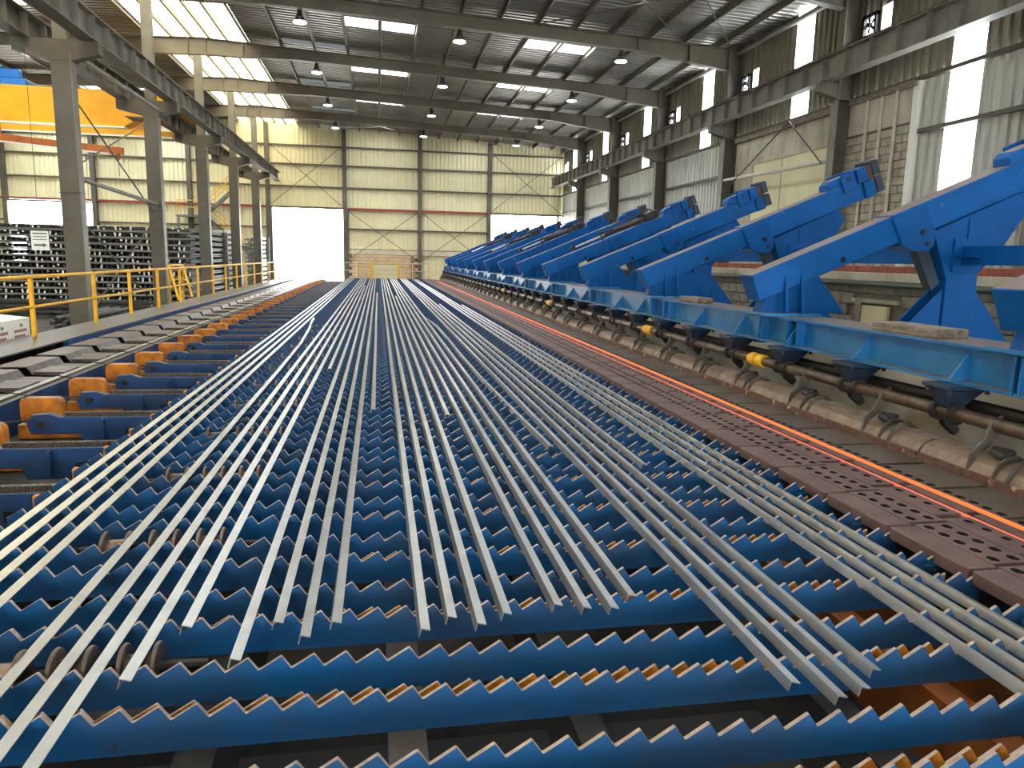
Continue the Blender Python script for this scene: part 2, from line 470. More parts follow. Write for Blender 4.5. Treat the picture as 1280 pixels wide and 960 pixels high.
for i in range(len(YB) - 1):
    y0, y1 = YB[i], YB[i + 1]
    for j in range(len(XS) - 1):
        x0, x1 = XS[j], XS[j + 1]
        full = y1 - y0 > 6
        if full and j in (3, 4, 8, 9):
            roofsheet(x0, x1, y0, y0 + 2.45); roofsheet(x0, x1, y0 + 3.6, y1)
            skypane(x0, x1, y0 + 2.45, y0 + 3.6, 'skylight', 'bright roof skylight, %s bay, %s strip from the left' % (nth(i), {3: 'first', 4: 'second', 8: 'third', 9: 'fourth'}[j]))
        elif full and j in (1, 2):
            roofsheet(x0, x1, y0, y1 - 0.75)
            skypane(x0, x1, y1 - 0.75, y1, 'skylight_dull', 'dull grey roof light next to a rafter, %s bay, %s' % (nth(i), 'outer' if j == 1 else 'inner'))
        else:
            roofsheet(x0, x1, y0, y1)
    # left aisle
    LX = [-26.0, -22.5, -19.0, -15.5, -12.3, -9.3]
    for j in range(5):
        x0, x1 = LX[j], LX[j + 1]
        if y1 - y0 > 5 and j in (1, 3):
            roofsheet(x0, x1, y0, y0 + 2.0); roofsheet(x0, x1, y0 + 4.2, y1)
            skypane(x0, x1, y0 + 2.0, y0 + 4.2, 'skylight', 'broad skylight over the left aisle, %s bay, %s' % (nth(i + 1), 'outer' if j == 1 else 'inner'))
        else:
            roofsheet(x0, x1, y0, y1)
    # raised ridge light
    skypane(-9.3, -7.3, y0, y1, 'skylight_warm', 'warm translucent ridge light above the left columns, %s bay, outer half' % nth(i + 1))
    skypane(-7.3, -5.35, y0, y1, 'skylight_warm', 'warm translucent ridge light above the left columns, %s bay, inner half' % nth(i + 1))
for x in PX + [-5.35, -9.3, -12.3, -13.9, -15.5, -17.2, -19.0, -20.7, -22.5]:
    z = ztop(x)
    b = MB().box(x - 0.035, x - 0.015, -14, YW, z, z + 0.19).box(x - 0.035, x + 0.045, -14, YW, z, z + 0.018).box(x - 0.1, x - 0.015, -14, YW, z + 0.175, z + 0.19)
    put('purlin', b.mesh('purlin', 'rafter_grey'), ce)
for x in (-8.4, -7.6, -6.9, -6.2):
    put('ridge_purlin', B(x - 0.04, x + 0.04, -14, YW, ztop(x) - 0.0, ztop(x) + 0.17).mesh('ridge_purlin', 'rafter_grey'), ce)
put('eave_tube', MB().tube((13.35, -14, ztop(13.35) - 0.12), (13.35, YW, ztop(13.35) - 0.12), 0.09, 8).mesh('eave_tube', 'girder_grey', smooth=True), ce)

def rafter_meshes():
    xs_r = [13.2, 11.4, 9.4, 0.13, -3.4, -5.5, -7.2]
    bot = [7.12, 7.36, 7.62, 8.05, 8.18, 8.14, 8.14]
    low = list(zip(xs_r, bot)) + [(-10.4, 8.05), (-14, 8.02), (-25.5, 7.4)]
    top = [(x, ztop(x)) for x, _ in low]
    poly = low + top[::-1]
    web = MB().prism(poly, 'y', -0.012, 0.012).mesh('web', 'rafter_grey')
    bf = MB().prism(low + [(x, z + 0.025) for x, z in low[::-1]], 'y', -0.13, 0.13).mesh('bottom_flange', 'rafter_grey')
    tf = MB().prism(top + [(x, z - 0.025) for x, z in top[::-1]], 'y', -0.13, 0.13).mesh('top_flange', 'rafter_grey')
    st = []
    for x, z in ((9.4, 7.62), (11.4, 7.36), (-3.4, 8.18), (-5.55, 8.12), (-7.05, 8.12), (-7.75, 8.1)):
        st.append(B(x - 0.012, x + 0.012, -0.125, 0.125, z, ztop(x)).mesh('stiffener', 'rafter_grey'))
    return web, bf, tf, st
web, bf, tf, st = rafter_meshes()
for i, y in enumerate(FR):
    o = thing('roof_rafter', 'haunched grey steel roof rafter, %s from the camera end of the hall' % nth(i + 1), 'rafter', (0, y, 0), 'roof rafters')
    put('web', web, o); put('bottom_flange', bf, o); put('top_flange', tf, o)
    for s in st: put('stiffener', s, o)
ro = thing('roof_brace', 'thin crossed brace rods under the roof sheets', 'brace')
def rz(x): return ztop(x) - 0.05
rods(ro, [((-2.5, 49, rz(-2.5)), (2.9, 54.3, rz(2.9))), ((2.9, 49, rz(2.9)), (-2.5, 54.3, rz(-2.5))), ((5.6, 20.5, rz(5.6)), (11.1, 27.2, rz(11.1))),
          ((11.1, 20.5, rz(11.1)), (5.6, 27.2, rz(5.6))), ((8.3, 20.5, rz(8.3)), (13, 27.2, rz(13))), ((-5, 27.6, rz(-5)), (-2, 20.5, rz(-2)))], 0.02)

# ---- columns
def hcol(x0, x1, z0, z1, d=0.32):
    b = MB().box(x0, x0 + 0.025, -d / 2, d / 2, z0, z1).box(x1 - 0.025, x1, -d / 2, d / 2, z0, z1)
    return b, MB().box(x0 + 0.025, x1 - 0.025, -0.012, 0.012, z0, z1)
for side in (0, 1):
    for i, y in enumerate(FR):
        if y < 10: continue
        k = i - 3
        if side == 0:
            if k == 0: continue
            o = thing('steel_column', 'grey steel column of the left row, %s from the camera end' % nth(k), 'column', (0, y, 0), 'left row of columns')
            put('shaft', MB().box(-7.64, -7.2, -0.13, 0.13, -2.6, 4.62).mesh('shaft', 'column_grey', 0.01), o)
            put('edge_flange', B(-7.2, -7.175, -0.15, 0.15, -2.6, 4.62).mesh('edge_flange', 'girder_grey'), o)
            put('corbel', MB().prism([(-7.17, 4.42), (-6.55, 4.6), (-6.55, 4.9), (-8.45, 4.9), (-8.45, 4.6), (-7.64, 4.42)], 'y', -0.14, 0.14).mesh('corbel', 'column_grey'), o)
            put('upper_shaft', MB().box(-7.56, -7.24, -0.12, 0.12, 4.9, 8.1).mesh('upper_shaft', 'girder_grey', 0.008), o)
            put('splice_plate', B(-7.655, -7.17, -0.155, 0.155, 1.35, 1.37).mesh('splice_plate', 'girt'), o)
        else:
            o = thing('steel_column', 'grey steel column against the right wall, %s from the camera end' % nth(k + 1), 'column', (0, y, 0), 'right row of columns')
            put('web', B(13.0, 13.5, -0.02, 0.02, -2.6, 8.0).mesh('web', 'column_grey'), o)
            put('inner_flange', B(12.97, 13.0, -0.17, 0.17, -2.6, 8.0).mesh('inner_flange', 'girder_grey'), o)
            put('outer_flange', B(13.45, 13.5, -0.17, 0.17, -2.6, 8.0).mesh('outer_flange', 'column_grey'), o)
            put('corbel', MB().prism([(12.97, 4.75), (12.4, 4.9), (12.4, 5.17), (12.97, 5.17)], 'y', -0.13, 0.13).mesh('corbel', 'column_grey'), o)
            put('knee_plate', B(12.9, 13.5, -0.18, 0.18, 4.7, 4.74).mesh('knee_plate', 'girt'), o)

# ---- crane runway girders
def girder(name, label, xa, xb, z0, z1, rail):
    o = thing(name, label, 'girder', (0, 0, 0))
    xm = (xa + xb) / 2
    put('web', B(xm - 0.012, xm + 0.012, -10, YW - 0.4, z0, z1).mesh('web', 'girder_grey'), o)
    put('bottom_flange', B(xa, xb, -10, YW - 0.4, z0, z0 + 0.03).mesh('bottom_flange', 'girder_grey'), o)
    put('top_flange', B(xa, xb, -10, YW - 0.4, z1 - 0.03, z1).mesh('top_flange', 'girder_grey'), o)
    if rail: put('rail', B(xm - 0.04, xm + 0.04, -10, YW - 0.4, z1, z1 + 0.08).mesh('rail', 'rust'), o)
    me = B(xa + 0.015, xb - 0.015, -0.012, 0.012, z0 + 0.03, z1 - 0.03).mesh('stiffener', 'girder_grey')
    y = 10.0
    while y < YW - 1:
        put('stiffener', me, o, (0, y, 0)); y += 1.02
    return o
girder('crane_girder', 'long grey runway girder with stiffeners along the left column row', -6.95, -6.58, 4.9, 5.52, True)
girder('crane_girder', 'dark runway girder on the aisle side of the left columns', -8.42, -8.05, 4.9, 5.5, True)
g = girder('crane_girder', 'long grey runway girder with stiffeners along the right wall', 12.42, 12.74, 5.17, 5.84, True)

bl = thing('brace_rods', 'crossed thin brace rods between the left columns', 'brace')
rods(bl, [((-7.5, 20.4, 4.0), (-7.5, 27.3, 1.3)), ((-7.5, 20.4, 1.9), (-7.5, 27.3, 4.2)), ((-7.5, 20.4, 1.0), (-7.5, 27.3, -2.0)), ((-7.5, 20.4, -2.0), (-7.5, 27.3, 1.0)),
          ((-7.5, 48.9, 1.6), (-7.5, 54.4, -0.8)), ((-7.5, 48.9, -2.2), (-7.5, 54.4, 0.0))], 0.022)
single('strut_pipe', MB().tube((-7.35, 20.45, 1.75), (-7.35, 27.3, 1.55), 0.06, 8).mesh('strut_pipe', 'girder_grey', smooth=True),
       'grey horizontal strut pipe between the two nearest left columns', 'pipe')
single('strut_pipe', MB().tube((-7.05, 20.5, 4.55), (-7.05, 27.3, 4.55), 0.06, 8).mesh('strut_pipe', 'girder_grey', smooth=True),
       'grey strut pipe hanging below the left runway girder', 'pipe')

# ---- high-bay lamps
lamp_body = MB().tube((0, 0, -0.02), (0, 0, 0.16), 0.12, 12, r2=0.07).tube((0, 0, 0.16), (0, 0, 0.28), 0.085, 10).mesh('housing', 'lamp_black', smooth=True)
lamp_shade = MB().tube((0, 0, -0.2), (0, 0, -0.02), 0.23, 16, r2=0.13, cap=False).mesh('shade', 'foil', smooth=True)
lamp_lens = MB().tube((0, 0, -0.2), (0, 0, -0.17), 0.22, 16).mesh('lens', 'lamp_glow')
lamp_stem = MB().tube((0, 0, 0.28), (0, 0, 0.6), 0.015, 6).mesh('stem', 'lamp_black')
for r in range(4):
    for c, x in enumerate((-2.57, 2.88, 8.85)):
        y = 27.62 + 7.12 * r
        z = 7.72 - 0.0445 * (x - 2.88)
        o = thing('high_bay_lamp', 'round high-bay lamp under the roof, %s row from the camera, %s' % (nth(r + 1), ('left', 'middle', 'right')[c]), 'lamp', (x, y, z), 'high-bay lamps')
        put('housing', lamp_body, o); put('shade', lamp_shade, o); put('lens', lamp_lens, o); put('stem', lamp_stem, o)
        ld = bpy.data.lights.new('lamp_light', 'SPOT')
        ld.energy = 260; ld.spot_size = 2.3; ld.shadow_soft_size = 0.2; ld.color = (0.9, 0.95, 1.0)
        lo = bpy.data.objects.new('lamp_light', ld); COL.objects.link(lo)
        lo.parent = o; lo.location = (0, 0, -0.24)

# ================================================================== COOLING BED
def rack_poly(k0, k1, zb, dx=0.0, dz=0.0):
    pts = []
    for k in range(k0, k1 + 1):
        x = X0 + dx + P * k
        if k > k0: pts.append((x - 0.0335, 0.044 + dz)); pts.append((x - 0.029, 0.042 + dz))
        pts.append((x, 0.0 + dz)); pts.append((x + 0.006, 0.001 + dz))
    x = X0 + dx + P * (k1 + 1)
    pts += [(x - 0.0335, 0.044 + dz), (x - 0.0335, zb)]
    pts += [(X0 + dx + P * k0, zb)]
    return pts
def rack_mesh(k0, k1, zb, th, mats, dx=0.0, dz=0.0):
    poly = rack_poly(k0, k1, zb, dx, dz)
    n = len(poly)
    b = MB()
    # faces: build front and back as strips so that the concave outline triangulates cleanly
    top = poly[:-2]
    v0 = len(b.v)
    for y in (0, th):
        for x, z in top: b.v.append((x, y, z))
        for x, z in top: b.v.append((x, y, zb))
    t = len(top)
    for side in (0, 1):
        o = side * 2 * t
        for i in range(t - 1):
            if abs(top[i][0] - top[i + 1][0]) < 1e-6: continue
            b.face([o + i, o + i + 1, o + t + i + 1, o + t + i], 0)
    for i in range(t - 1):
        b.face([i, i + 1, 2 * t + i + 1, 2 * t + i], 1)
        b.face([t + i, t + i + 1, 3 * t + i + 1, 3 * t + i], 0)
    b.face([0, t, 3 * t, 2 * t], 0); b.face([t - 1, 2 * t - 1, 4 * t - 1, 3 * t - 1], 0)
    return b.mesh('toothed_rack', mats)
blue_rack = rack_mesh(-18, 24, -0.105, 0.015, ['rack_blue', 'rack_edge'])
orange_rack = rack_mesh(-18, 23, -0.105, 0.011, ['rack_orange', 'rack_edge'], -0.024, -0.028)
lug = B(2.6, 2.68, -0.016, -0.0005, -0.085, -0.02).mesh('end_lug', 'rack_blue', 0.003)
lug_bolt = MB().tube((2.645, -0.034, -0.05), (2.645, -0.016, -0.05), 0.012, 6).mesh('bolt', 'dark_iron')
clip = B(-1.96, -1.934, -0.02, 0.03, -0.07, 0.0).mesh('end_clip', 'rack_orange', 0.003)
for n in range(NMOD + 1):
    ya = 1.612 + M * n
    yb_ = 1.857 + M * n
    o = single('toothed_rack', blue_rack, 'blue sawtooth rack of a close pair, %s pair from the camera' % nth(n + 1), 'rack', (0, ya, ZV), 'front blue racks of the pairs')
    if n < 12: put('bolt', MB().tube((-0.79, -0.008, -0.075), (-0.79, 0, -0.075), 0.011, 8).mesh('bolt', 'hanger_blue'), o)
    o = single('toothed_rack', orange_rack, 'orange sawtooth rack close behind a blue one, %s from the camera' % nth(n + 1), 'rack', (0, ya + 0.064, ZV), 'orange racks behind the blue ones')
    if n < 25: put('end_clip', clip, o)
    o = single('toothed_rack', blue_rack, 'single blue sawtooth rack standing between the pairs, %s from the camera' % nth(n + 1), 'rack', (0, yb_, ZV), 'single blue racks between the pairs')
    if n < 30:
        l = put('end_lug', lug, o); put('bolt', lug_bolt, l)

# longitudinal carriers under the racks
for i, (x0, x1, m, lab) in enumerate(((-1.7, -1.58, 'carrier_dark', 'dark iron carrier beam under the racks, nearest the walkway'),
        (-0.62, -0.5, 'carrier_dark', 'dark iron carrier beam under the racks beside the spools'),
        (0.02, 0.14, 'deep_blue', 'dark blue carrier beam under the middle of the racks'),
        (0.62, 0.72, 'carrier_dark', 'dark iron carrier beam under the racks right of the middle'),
        (1.5, 1.62, 'carrier_dark', 'dark iron carrier beam under the racks left of the orange beams'),
        (1.95, 2.06, 'carrier_orange', 'orange carrier beam under the racks'),
        (2.32, 2.44, 'carrier_orange', 'orange carrier beam at the right ends of the racks'))):
    single('carrier_beam', B(x0, x1, 0.6, BED_END + 0.6, -1.78, -1.506).mesh('carrier_beam', m), lab, 'beam', group='beams under the racks')
for i, y in enumerate([1.0 + 3.36 * k for k in range(14)]):
    for x in (-1.64, 0.08, 1.58, 2.38):
        pass
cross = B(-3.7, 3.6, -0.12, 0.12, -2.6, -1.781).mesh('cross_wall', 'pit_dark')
for k in range(14):
    single('pedestal_wall', cross, 'dark cross wall carrying the bed beams, %s from the camera' % nth(k + 1), 'wall', (0, 2.62 + 3.36 * k, 0), 'cross walls under the bed')
rag = B(0.55, 1.05, 2.72, 3.1, -2.1, -2.04).mesh('sheet_scrap', 'foil')
single('sheet_scrap', B(0.56, 1.0, 2.78, 3.06, -2.6, -2.02).mesh('sheet_scrap', 'foil', 0.01), 'crumpled silvery scrap sheet lying below the near racks', 'scrap')
h = MB(); pts = []
for i in range(15):
    t = i / 14
    pts.append((0.62 + 0.5 * t, 2.96 - 0.1 * t + 0.02 * math.sin(9 * t), -1.98 + 0.03 * math.sin(7 * t) + (0.1 * max(0, t - 0.8) / 0.2)))
single('hose', h.path(pts, 0.02, 6).mesh('hose', 'wood', smooth=True), 'limp tan hose hanging below the near racks', 'hose')

# spool rollers between the racks on the left
spool_hub = lambda x: MB().tube((x, 0, 0), (x + 0.12, 0, 0), 0.042, 14)
for r in range(12):
    y = 2.545 + 1.12 * r
    o = thing('roller_shaft', 'brown grooved spool roller between the racks, %s from the camera' % nth(r + 1), 'roller', (0, y, ZV - 0.03), 'grooved spool rollers')
    put('axle', MB().tube((-1.7, 0, 0), (-0.6, 0, 0), 0.018, 8).mesh('axle', 'dark_iron'), o)
    for x in (-1.306, -1.089, -0.872):
        s = put('spool', MB().tube((x, 0, 0), (x + 0.1085, 0, 0), 0.046, 18).mesh('spool', 'roller', smooth=True), o)
        for dx in (0.0, 0.1085):
            put('rim', MB().tube((x + dx - 0.01, 0, 0), (x + dx + 0.004, 0, 0), 0.086, 24, r2=0.084).mesh('rim', 'roller', 0.003), s)

# ---- angle bars on the bed
def angle_bar(path, L=0.037, t=0.0045):
    """path: list of (x, y) of the valley the bar lies in"""
    th = math.radians(15)
    u = (math.cos(th), -math.sin(th)); w = (-math.sin(th), -math.cos(th))
    tip2 = (0.005, 0.004)
    ap = (tip2[0] - L * w[0], tip2[1] - L * w[1])
    c = [ap, (ap[0] + L * u[0], ap[1] + L * u[1]), (ap[0] + L * u[0] + t * w[0], ap[1] + L * u[1] + t * w[1]),
         (ap[0] + t * (u[0] + w[0]), ap[1] + t * (u[1] + w[1])), (ap[0] + L * w[0] + t * u[0], ap[1] + L * w[1] + t * u[1]), tip2]
    b = MB()
    for x, y in path:
        for cx, cz in c: b.v.append((x + cx, y, ZV + cz))
    n = 6
    for i in range(len(path) - 1):
        for k in range(n):
            j = (k + 1) % n
            b.face([i * n + k, i * n + j, i * n + n + j, i * n + n + k])
    for e in (0, (len(path) - 1) * n):
        b.face([e, e + 1, e + 2, e + 3]); b.face([e, e + 3, e + 4, e + 5])
    return b.mesh('angle_bar', 'bar_steel')
def kx(k): return X0 + P * k
def wob(k, y0, y1, amp=0.0015):
    pts = []; n = max(2, int((y1 - y0) / 1.2))
    ph = random.uniform(0, 6)
    for i in range(n + 1):
        y = y0 + (y1 - y0) * i / n
        pts.append((kx(k) + amp * math.sin(y * 0.35 + ph) , y))
    return pts
FAR = 46.6
BARS = [(-17, 1.3, FAR), (-16, 1.3, FAR), (-15, 1.3, FAR), (-14, 1.3, FAR), (-10, 1.4, FAR), (-9, 1.62, FAR), (-8, 2.36, FAR), (-7, 2.70, FAR),
        (-6, 9.14, 34.6), (-5, 2.44, FAR), (-4, 2.69, FAR), (-3, 2.57, FAR), (-2, 2.66, FAR), (-1, 6.65, 28.6),
        (1, 2.56, FAR), (2, 2.645, FAR), (3, 2.575, FAR), (4, 2.645, FAR), (5, 6.36, 26.4), (6, 2.69, FAR), (7, 2.65, FAR), (8, 2.635, FAR), (9, 2.73, FAR),
        (12, 2.04, FAR), (13, 1.945, FAR), (14, 1.98, FAR), (15, 2.075, FAR), (16, 4.64, 22.1),
        (19, 1.2, FAR), (20, 1.2, FAR), (21, 1.2, FAR), (22, 1.2, 21.9)]
BARS.sort()
for i, (k, a, b_) in enumerate(BARS):
    lab = 'grey steel angle bar on the racks, %s counted from the left' % nth(i + 1)
    if b_ < FAR: lab = 'shorter grey steel angle bar on the racks, %s bar from the left' % nth(i + 1)
    single('angle_bar', angle_bar(wob(k, a, b_)), lab, 'steel bar', group='angle bars on the cooling bed')
single('angle_bar', angle_bar([(kx(-11.35), 1.3), (kx(-11.3), 4.5), (kx(-11.35), 9), (kx(-11.6), 12), (kx(-12.3), 14.2), (kx(-13.1), 15.8), (kx(-13.3), 16.6)]),
       'grey angle bar with a curved far end beside the left group of four', 'steel bar', group='angle bars on the cooling bed')
single('angle_bar', angle_bar([(kx(11.1), 5.2), (kx(10.75), 6.4), (kx(10.3), 8.5), (kx(10.2), 10.5), (kx(10.3), 12.5), (kx(10.2), 14.8), (kx(9.75), 16.0), (kx(9.1), 17.2), (kx(8.95), 18.8), (kx(8.95), 22)]),
       'kinked grey angle bar lying askew right of the middle', 'steel bar', group='angle bars on the cooling bed')

# ================================================================== RUN-IN TABLE (brown plates, hot bars)
def holed(x0, x1, y0, y1, z0, z1, rows, ny, w, l):
    """slab with half-moon openings: rows of hole centres at x, ny of them along y"""
    b = MB()
    xs = sorted(rows)
    edges = [x0] + [(a + c) / 2 for a, c in zip(xs[:-1], xs[1:])] + [x1]
    for q, xc in enumerate(xs):
        a, c = edges[q], edges[q + 1]
        for i in range(ny):
            ya, yb = y0 + (y1 - y0) * i / ny, y0 + (y1 - y0) * (i + 1) / ny
            ym = (ya + yb) / 2
            hole = [(xc - w, ym - l * .5), (xc, ym - l), (xc + w, ym - l * .6), (xc + w, ym + l * .6), (xc, ym + l), (xc - w, ym + l * .5)]
            outer = [(a, ya), (xc, ya), (c, ya), (c, yb), (xc, yb), (a, yb)]
            n = len(b.v)
            for p in outer: b.v.append((*p, z1))
            for p in hole: b.v.append((*p, z1))
            for p in hole: b.v.append((*p, z1 - 0.03))
            for k in range(6):
                j = (k + 1) % 6
                b.face([n + k, n + j, n + 6 + j, n + 6 + k])
                b.face([n + 6 + k, n + 6 + j, n + 12 + j, n + 12 + k], 1)
            b.face([n + 12 + k for k in range(6)], 1)
    n = len(b.v)
    b.v += [(x0, y0, z0), (x1, y0, z0), (x1, y1, z0), (x0, y1, z0), (x0, y0, z1), (x1, y0, z1), (x1, y1, z1), (x0, y1, z1)]
    for q in ((0, 1, 5, 4), (1, 2, 6, 5), (2, 3, 7, 6), (3, 0, 4, 7)): b.face([n + i for i in q])
    return b
tb = thing('run_in_table', 'long table of brown cast grid plates carrying the glowing bars', 'roller table')
put('base_slab', B(2.75, 4.1, 0.9, BED_END, -1.62, -1.455).mesh('base_slab', 'pit_dark'), tb)
put('table_footing', B(2.95, 4.0, 0.9, BED_END, -2.6, -1.62).mesh('table_footing', 'pit_dark'), tb)
sm = B(2.655, 2.81, 0, 0.535, -1.42, -1.352).mesh('smooth_plate', 'plate_brown', 0.006)
pf = holed(2.822, 3.045, 0.02, 0.545, -1.45, -1.358, (2.875, 2.985), 5, 0.022, 0.034).mesh('perforated_plate', ['plate_brown', 'pit_dark'])
rd = holed(3.06, 3.235, 0.0, 0.5, -1.45, -1.362, (3.175,), 4, 0.02, 0.03).mesh('ridge_plate', ['plate_brown', 'pit_dark'])
rs = B(3.315, 3.39, 0.0, 0.50, -1.45, -1.372).mesh('spacer_plate', 'plate_brown', 0.006)
cv = holed(3.465, 4.1, 0.0, 0.52, -1.45, -1.385, (3.525,), 5, 0.022, 0.034).mesh('cover_plate', ['plate_dark', 'pit_dark'])
for n in range(NMOD):
    y = 1.09 + M * n
    put('smooth_plate', sm, tb, (0, y, 0)); put('perforated_plate', pf, tb, (0, y + 0.02, 0))
    put('ridge_plate', rd, tb, (0, y + 0.14, 0)); put('spacer_plate', rs, tb, (0, y + 0.2, 0)); put('cover_plate', cv, tb, (0, y + 0.11, 0))
put('groove_plate', B(3.24, 3.31, 0.9, BED_END, -1.455, -1.384).mesh('groove_plate', 'plate_brown'), tb)
put('groove_plate', B(3.395, 3.46, 0.9, BED_END, -1.455, -1.384).mesh('groove_plate', 'plate_brown'), tb)
put('back_rail', B(4.1, 4.16, 0.9, BED_END, -1.5, -1.36).mesh('back_rail', 'plate_dark'), tb)
def hot_bar(x, w, m):
    b = MB().prism([(x - w / 2, -1.384), (x + w / 2, -1.384), (x + w / 2, -1.384 + w * 0.7), (x - w / 2, -1.384 + w * 0.7)], 'y', 1.0, 44.0)
    return b.mesh('hot_bar', m)
single('hot_bar', hot_bar(3.425, 0.021, 'hot'), 'glowing orange hot bar running beside the dark cover plates', 'steel bar')
single('hot_bar', hot_bar(3.275, 0.014, 'hot_pink'), 'thin glowing red hot bar running beside the brown grid plates', 'steel bar')

# ---- trough, shaft, hangers, blue beam
SEG = 3.36
NSEG = 14
tr_o = [(3.90, -1.40), (3.91, -1.325), (3.945, -1.27), (4.02, -1.24), (4.11, -1.23), (4.2, -1.245), (4.26, -1.31)]
tr_i = [(x + 0.018, z - 0.022) for x, z in tr_o][::-1]
tr_me = MB()
for a, c in zip(range(len(tr_o) - 1), range(1, len(tr_o))):
    pa, pc = tr_o[a], tr_o[c]
    tr_me.prism([pa, pc, (pc[0] + 0.016, pc[1] - 0.02), (pa[0] + 0.016, pa[1] - 0.02)], 'y', 0.02, SEG - 0.0)
tr_me = tr_me.mesh('cover', 'trough')
lip_me = B(3.885, 3.905, 0.02, SEG, -1.405, -1.33).mesh('lip', 'trough_lip', 0.004)
ring = MB()
for k in range(7):
    a0, a1 = math.radians(-25 + 32 * k), math.radians(-25 + 32 * (k + 1))
    q = lambda a, r: (4.06 - 0.02 + r * math.cos(math.pi - a) * 1.0, -1.33 + r * math.sin(a))
    ring.prism([q(a0, 0.115), q(a1, 0.115), q(a1, 0.15), q(a0, 0.15)], 'y', 0, 0.016)
ring_me = ring.mesh('clip', 'clip_grey')
lump_me = MB().tube((4.0, 0.0, -1.20), (4.02, 0.13, -1.19), 0.035, 8).tube((4.06, 0.02, -1.18), (4.05, 0.16, -1.19), 0.03, 8).mesh('knuckle', 'dark_iron', smooth=True)
lever_me = MB().prism([(4.13, -0.96), (4.16, -1.04), (4.06, -1.17), (3.965, -1.24), (3.935, -1.34), (3.9, -1.34), (3.915, -1.22), (4.0, -1.13), (4.05, -1.0)], 'y', 0, 0.02).mesh('lever', 'clip_grey', 0.003)
foot_me = MB().prism([(4.1, -1.0), (4.2, -1.0), (4.32, -1.2), (4.28, -1.24), (4.18, -1.16)], 'y', 0.1, 0.16).mesh('foot', 'dark_iron', 0.006)
for n in range(NSEG):
    y = 1.28 + SEG * n
    o = thing('trough_cover', 'brown curved trough cover beside the dark plates, %s length from the camera' % nth(n + 1), 'trough', (0, y, 0), 'trough covers along the blue beam')
    put('cover', tr_me, o); put('lip', lip_me, o)
    for j in range(3):
        yy = 0.0 + 1.12 * j
        put('clip', ring_me, o, (0, yy + 0.33, 0)); put('clip', ring_me, o, (0, yy + 0.44, 0))
        put('knuckle', lump_me, o, (0, yy + 0.46, 0))
        put('lever', lever_me, o, (0, yy + 0.66, 0))
GY0 = 1.278                                  # gusset and hanger lines: y = GY0 + 1.12 k
sh_me = MB().tube((4.1, 0, -1.03), (4.1, SEG, -1.03), 0.05, 16).mesh('tube', 'shaft', smooth=True)
sh2_me = MB().tube((4.3, 0, -0.985), (4.3, SEG, -0.985), 0.045, 10).mesh('rear_tube', 'dark_iron', smooth=True)
col_me = MB().tube((4.1, -0.02, -1.03), (4.1, 0.025, -1.03), 0.078, 18).mesh('collar', 'dark_iron', 0.006, True)
cp_me = MB().tube((4.1, 0, -1.03), (4.1, 0.14, -1.03), 0.07, 14).tube((4.1, 0.18, -1.03), (4.1, 0.3, -1.03), 0.07, 14).tube((4.1, 0.14, -1.03), (4.1, 0.18, -1.03), 0.056, 14).mesh('coupling', 'yellow', 0.006, True)
for n in range(NSEG):
    y = GY0 + SEG * n
    o = thing('drive_shaft', 'brown steel drive shaft below the blue beam, %s length from the camera' % nth(n + 1), 'shaft', (0, y, 0), 'drive shaft lengths')
    put('tube', sh_me, o); put('rear_tube', sh2_me, o)
    if n in (1, 2, 4, 6): put('coupling', cp_me, o, (0, 2.62, 0))
hp_me = B(3.97, 4.34, -0.14, 0.14, -0.852, -0.822).mesh('top_plate', 'hanger_blue', 0.004)
hb = MB()
v = [(3.99, -0.12), (4.3, -0.12), (4.3, 0.12), (3.99, 0.12)]; w_ = [(4.05, -0.05), (4.17, -0.05), (4.17, 0.05), (4.05, 0.05)]
hb.v = [(*p, -0.853) for p in v] + [(*p, -1.0) for p in w_]
for q in ((0, 1, 2, 3), (4, 5, 6, 7), (0, 1, 5, 4), (1, 2, 6, 5), (2, 3, 7, 6), (3, 0, 4, 7)): hb.face(list(q))
hb_me = hb.mesh('housing', 'hanger_blue', 0.01)
bolt_me = MB().tube((0, 0, -0.885), (0, 0, -0.853), 0.018, 6).mesh('bolt', 'dark_iron')
for k in range(NSEG * 3):
    y = GY0 + 1.12 * k
    o = thing('bearing_hanger', 'dark blue bearing hanger under the beam, %s from the camera' % nth(k + 1), 'bearing', (0, y, 0), 'bearing hangers on the drive shaft')
    put('top_plate', hp_me, o); put('housing', hb_me, o)
    put('collar', col_me, o, (0, -0.09, 0)); put('collar', col_me, o, (0, 0.09, 0))
    for x, yy in ((4.0, -0.11), (4.31, -0.11), (4.0, 0.11), (4.31, 0.11)): put('bolt', bolt_me, o, (x, yy, 0))
    put('foot', foot_me, o)
tf_me = B(4.12, 4.64, 0, SEG - 0.012, -0.552, -0.53).mesh('top_flange', 'beam_blue', 0.003)
wb_me = B(4.225, 4.245, 0, SEG - 0.012, -0.80, -0.552).mesh('web', 'beam_blue')
bf_me = B(4.12, 4.64, 0, SEG - 0.012, -0.822, -0.80).mesh('bottom_flange', 'beam_blue', 0.003)
rw_me = B(4.52, 4.54, 0, SEG - 0.012, -0.80, -0.552).mesh('rear_web', 'beam_blue')
gs_me = MB().prism([(4.226, -0.585), (4.226, -0.80), (4.07, -0.80)], 'y', -0.009, 0.009).mesh('gusset', 'beam_blue')
gp_me = MB().prism([(4.226, -0.56), (4.226, -0.80), (4.13, -0.80), (4.13, -0.56)], 'y', -0.009, 0.009).mesh('splice_rib', 'beam_blue')
br_me = B(4.64, 5.34, 0.9, 1.15, -0.95, -0.6).mesh('cantilever', 'hanger_blue')
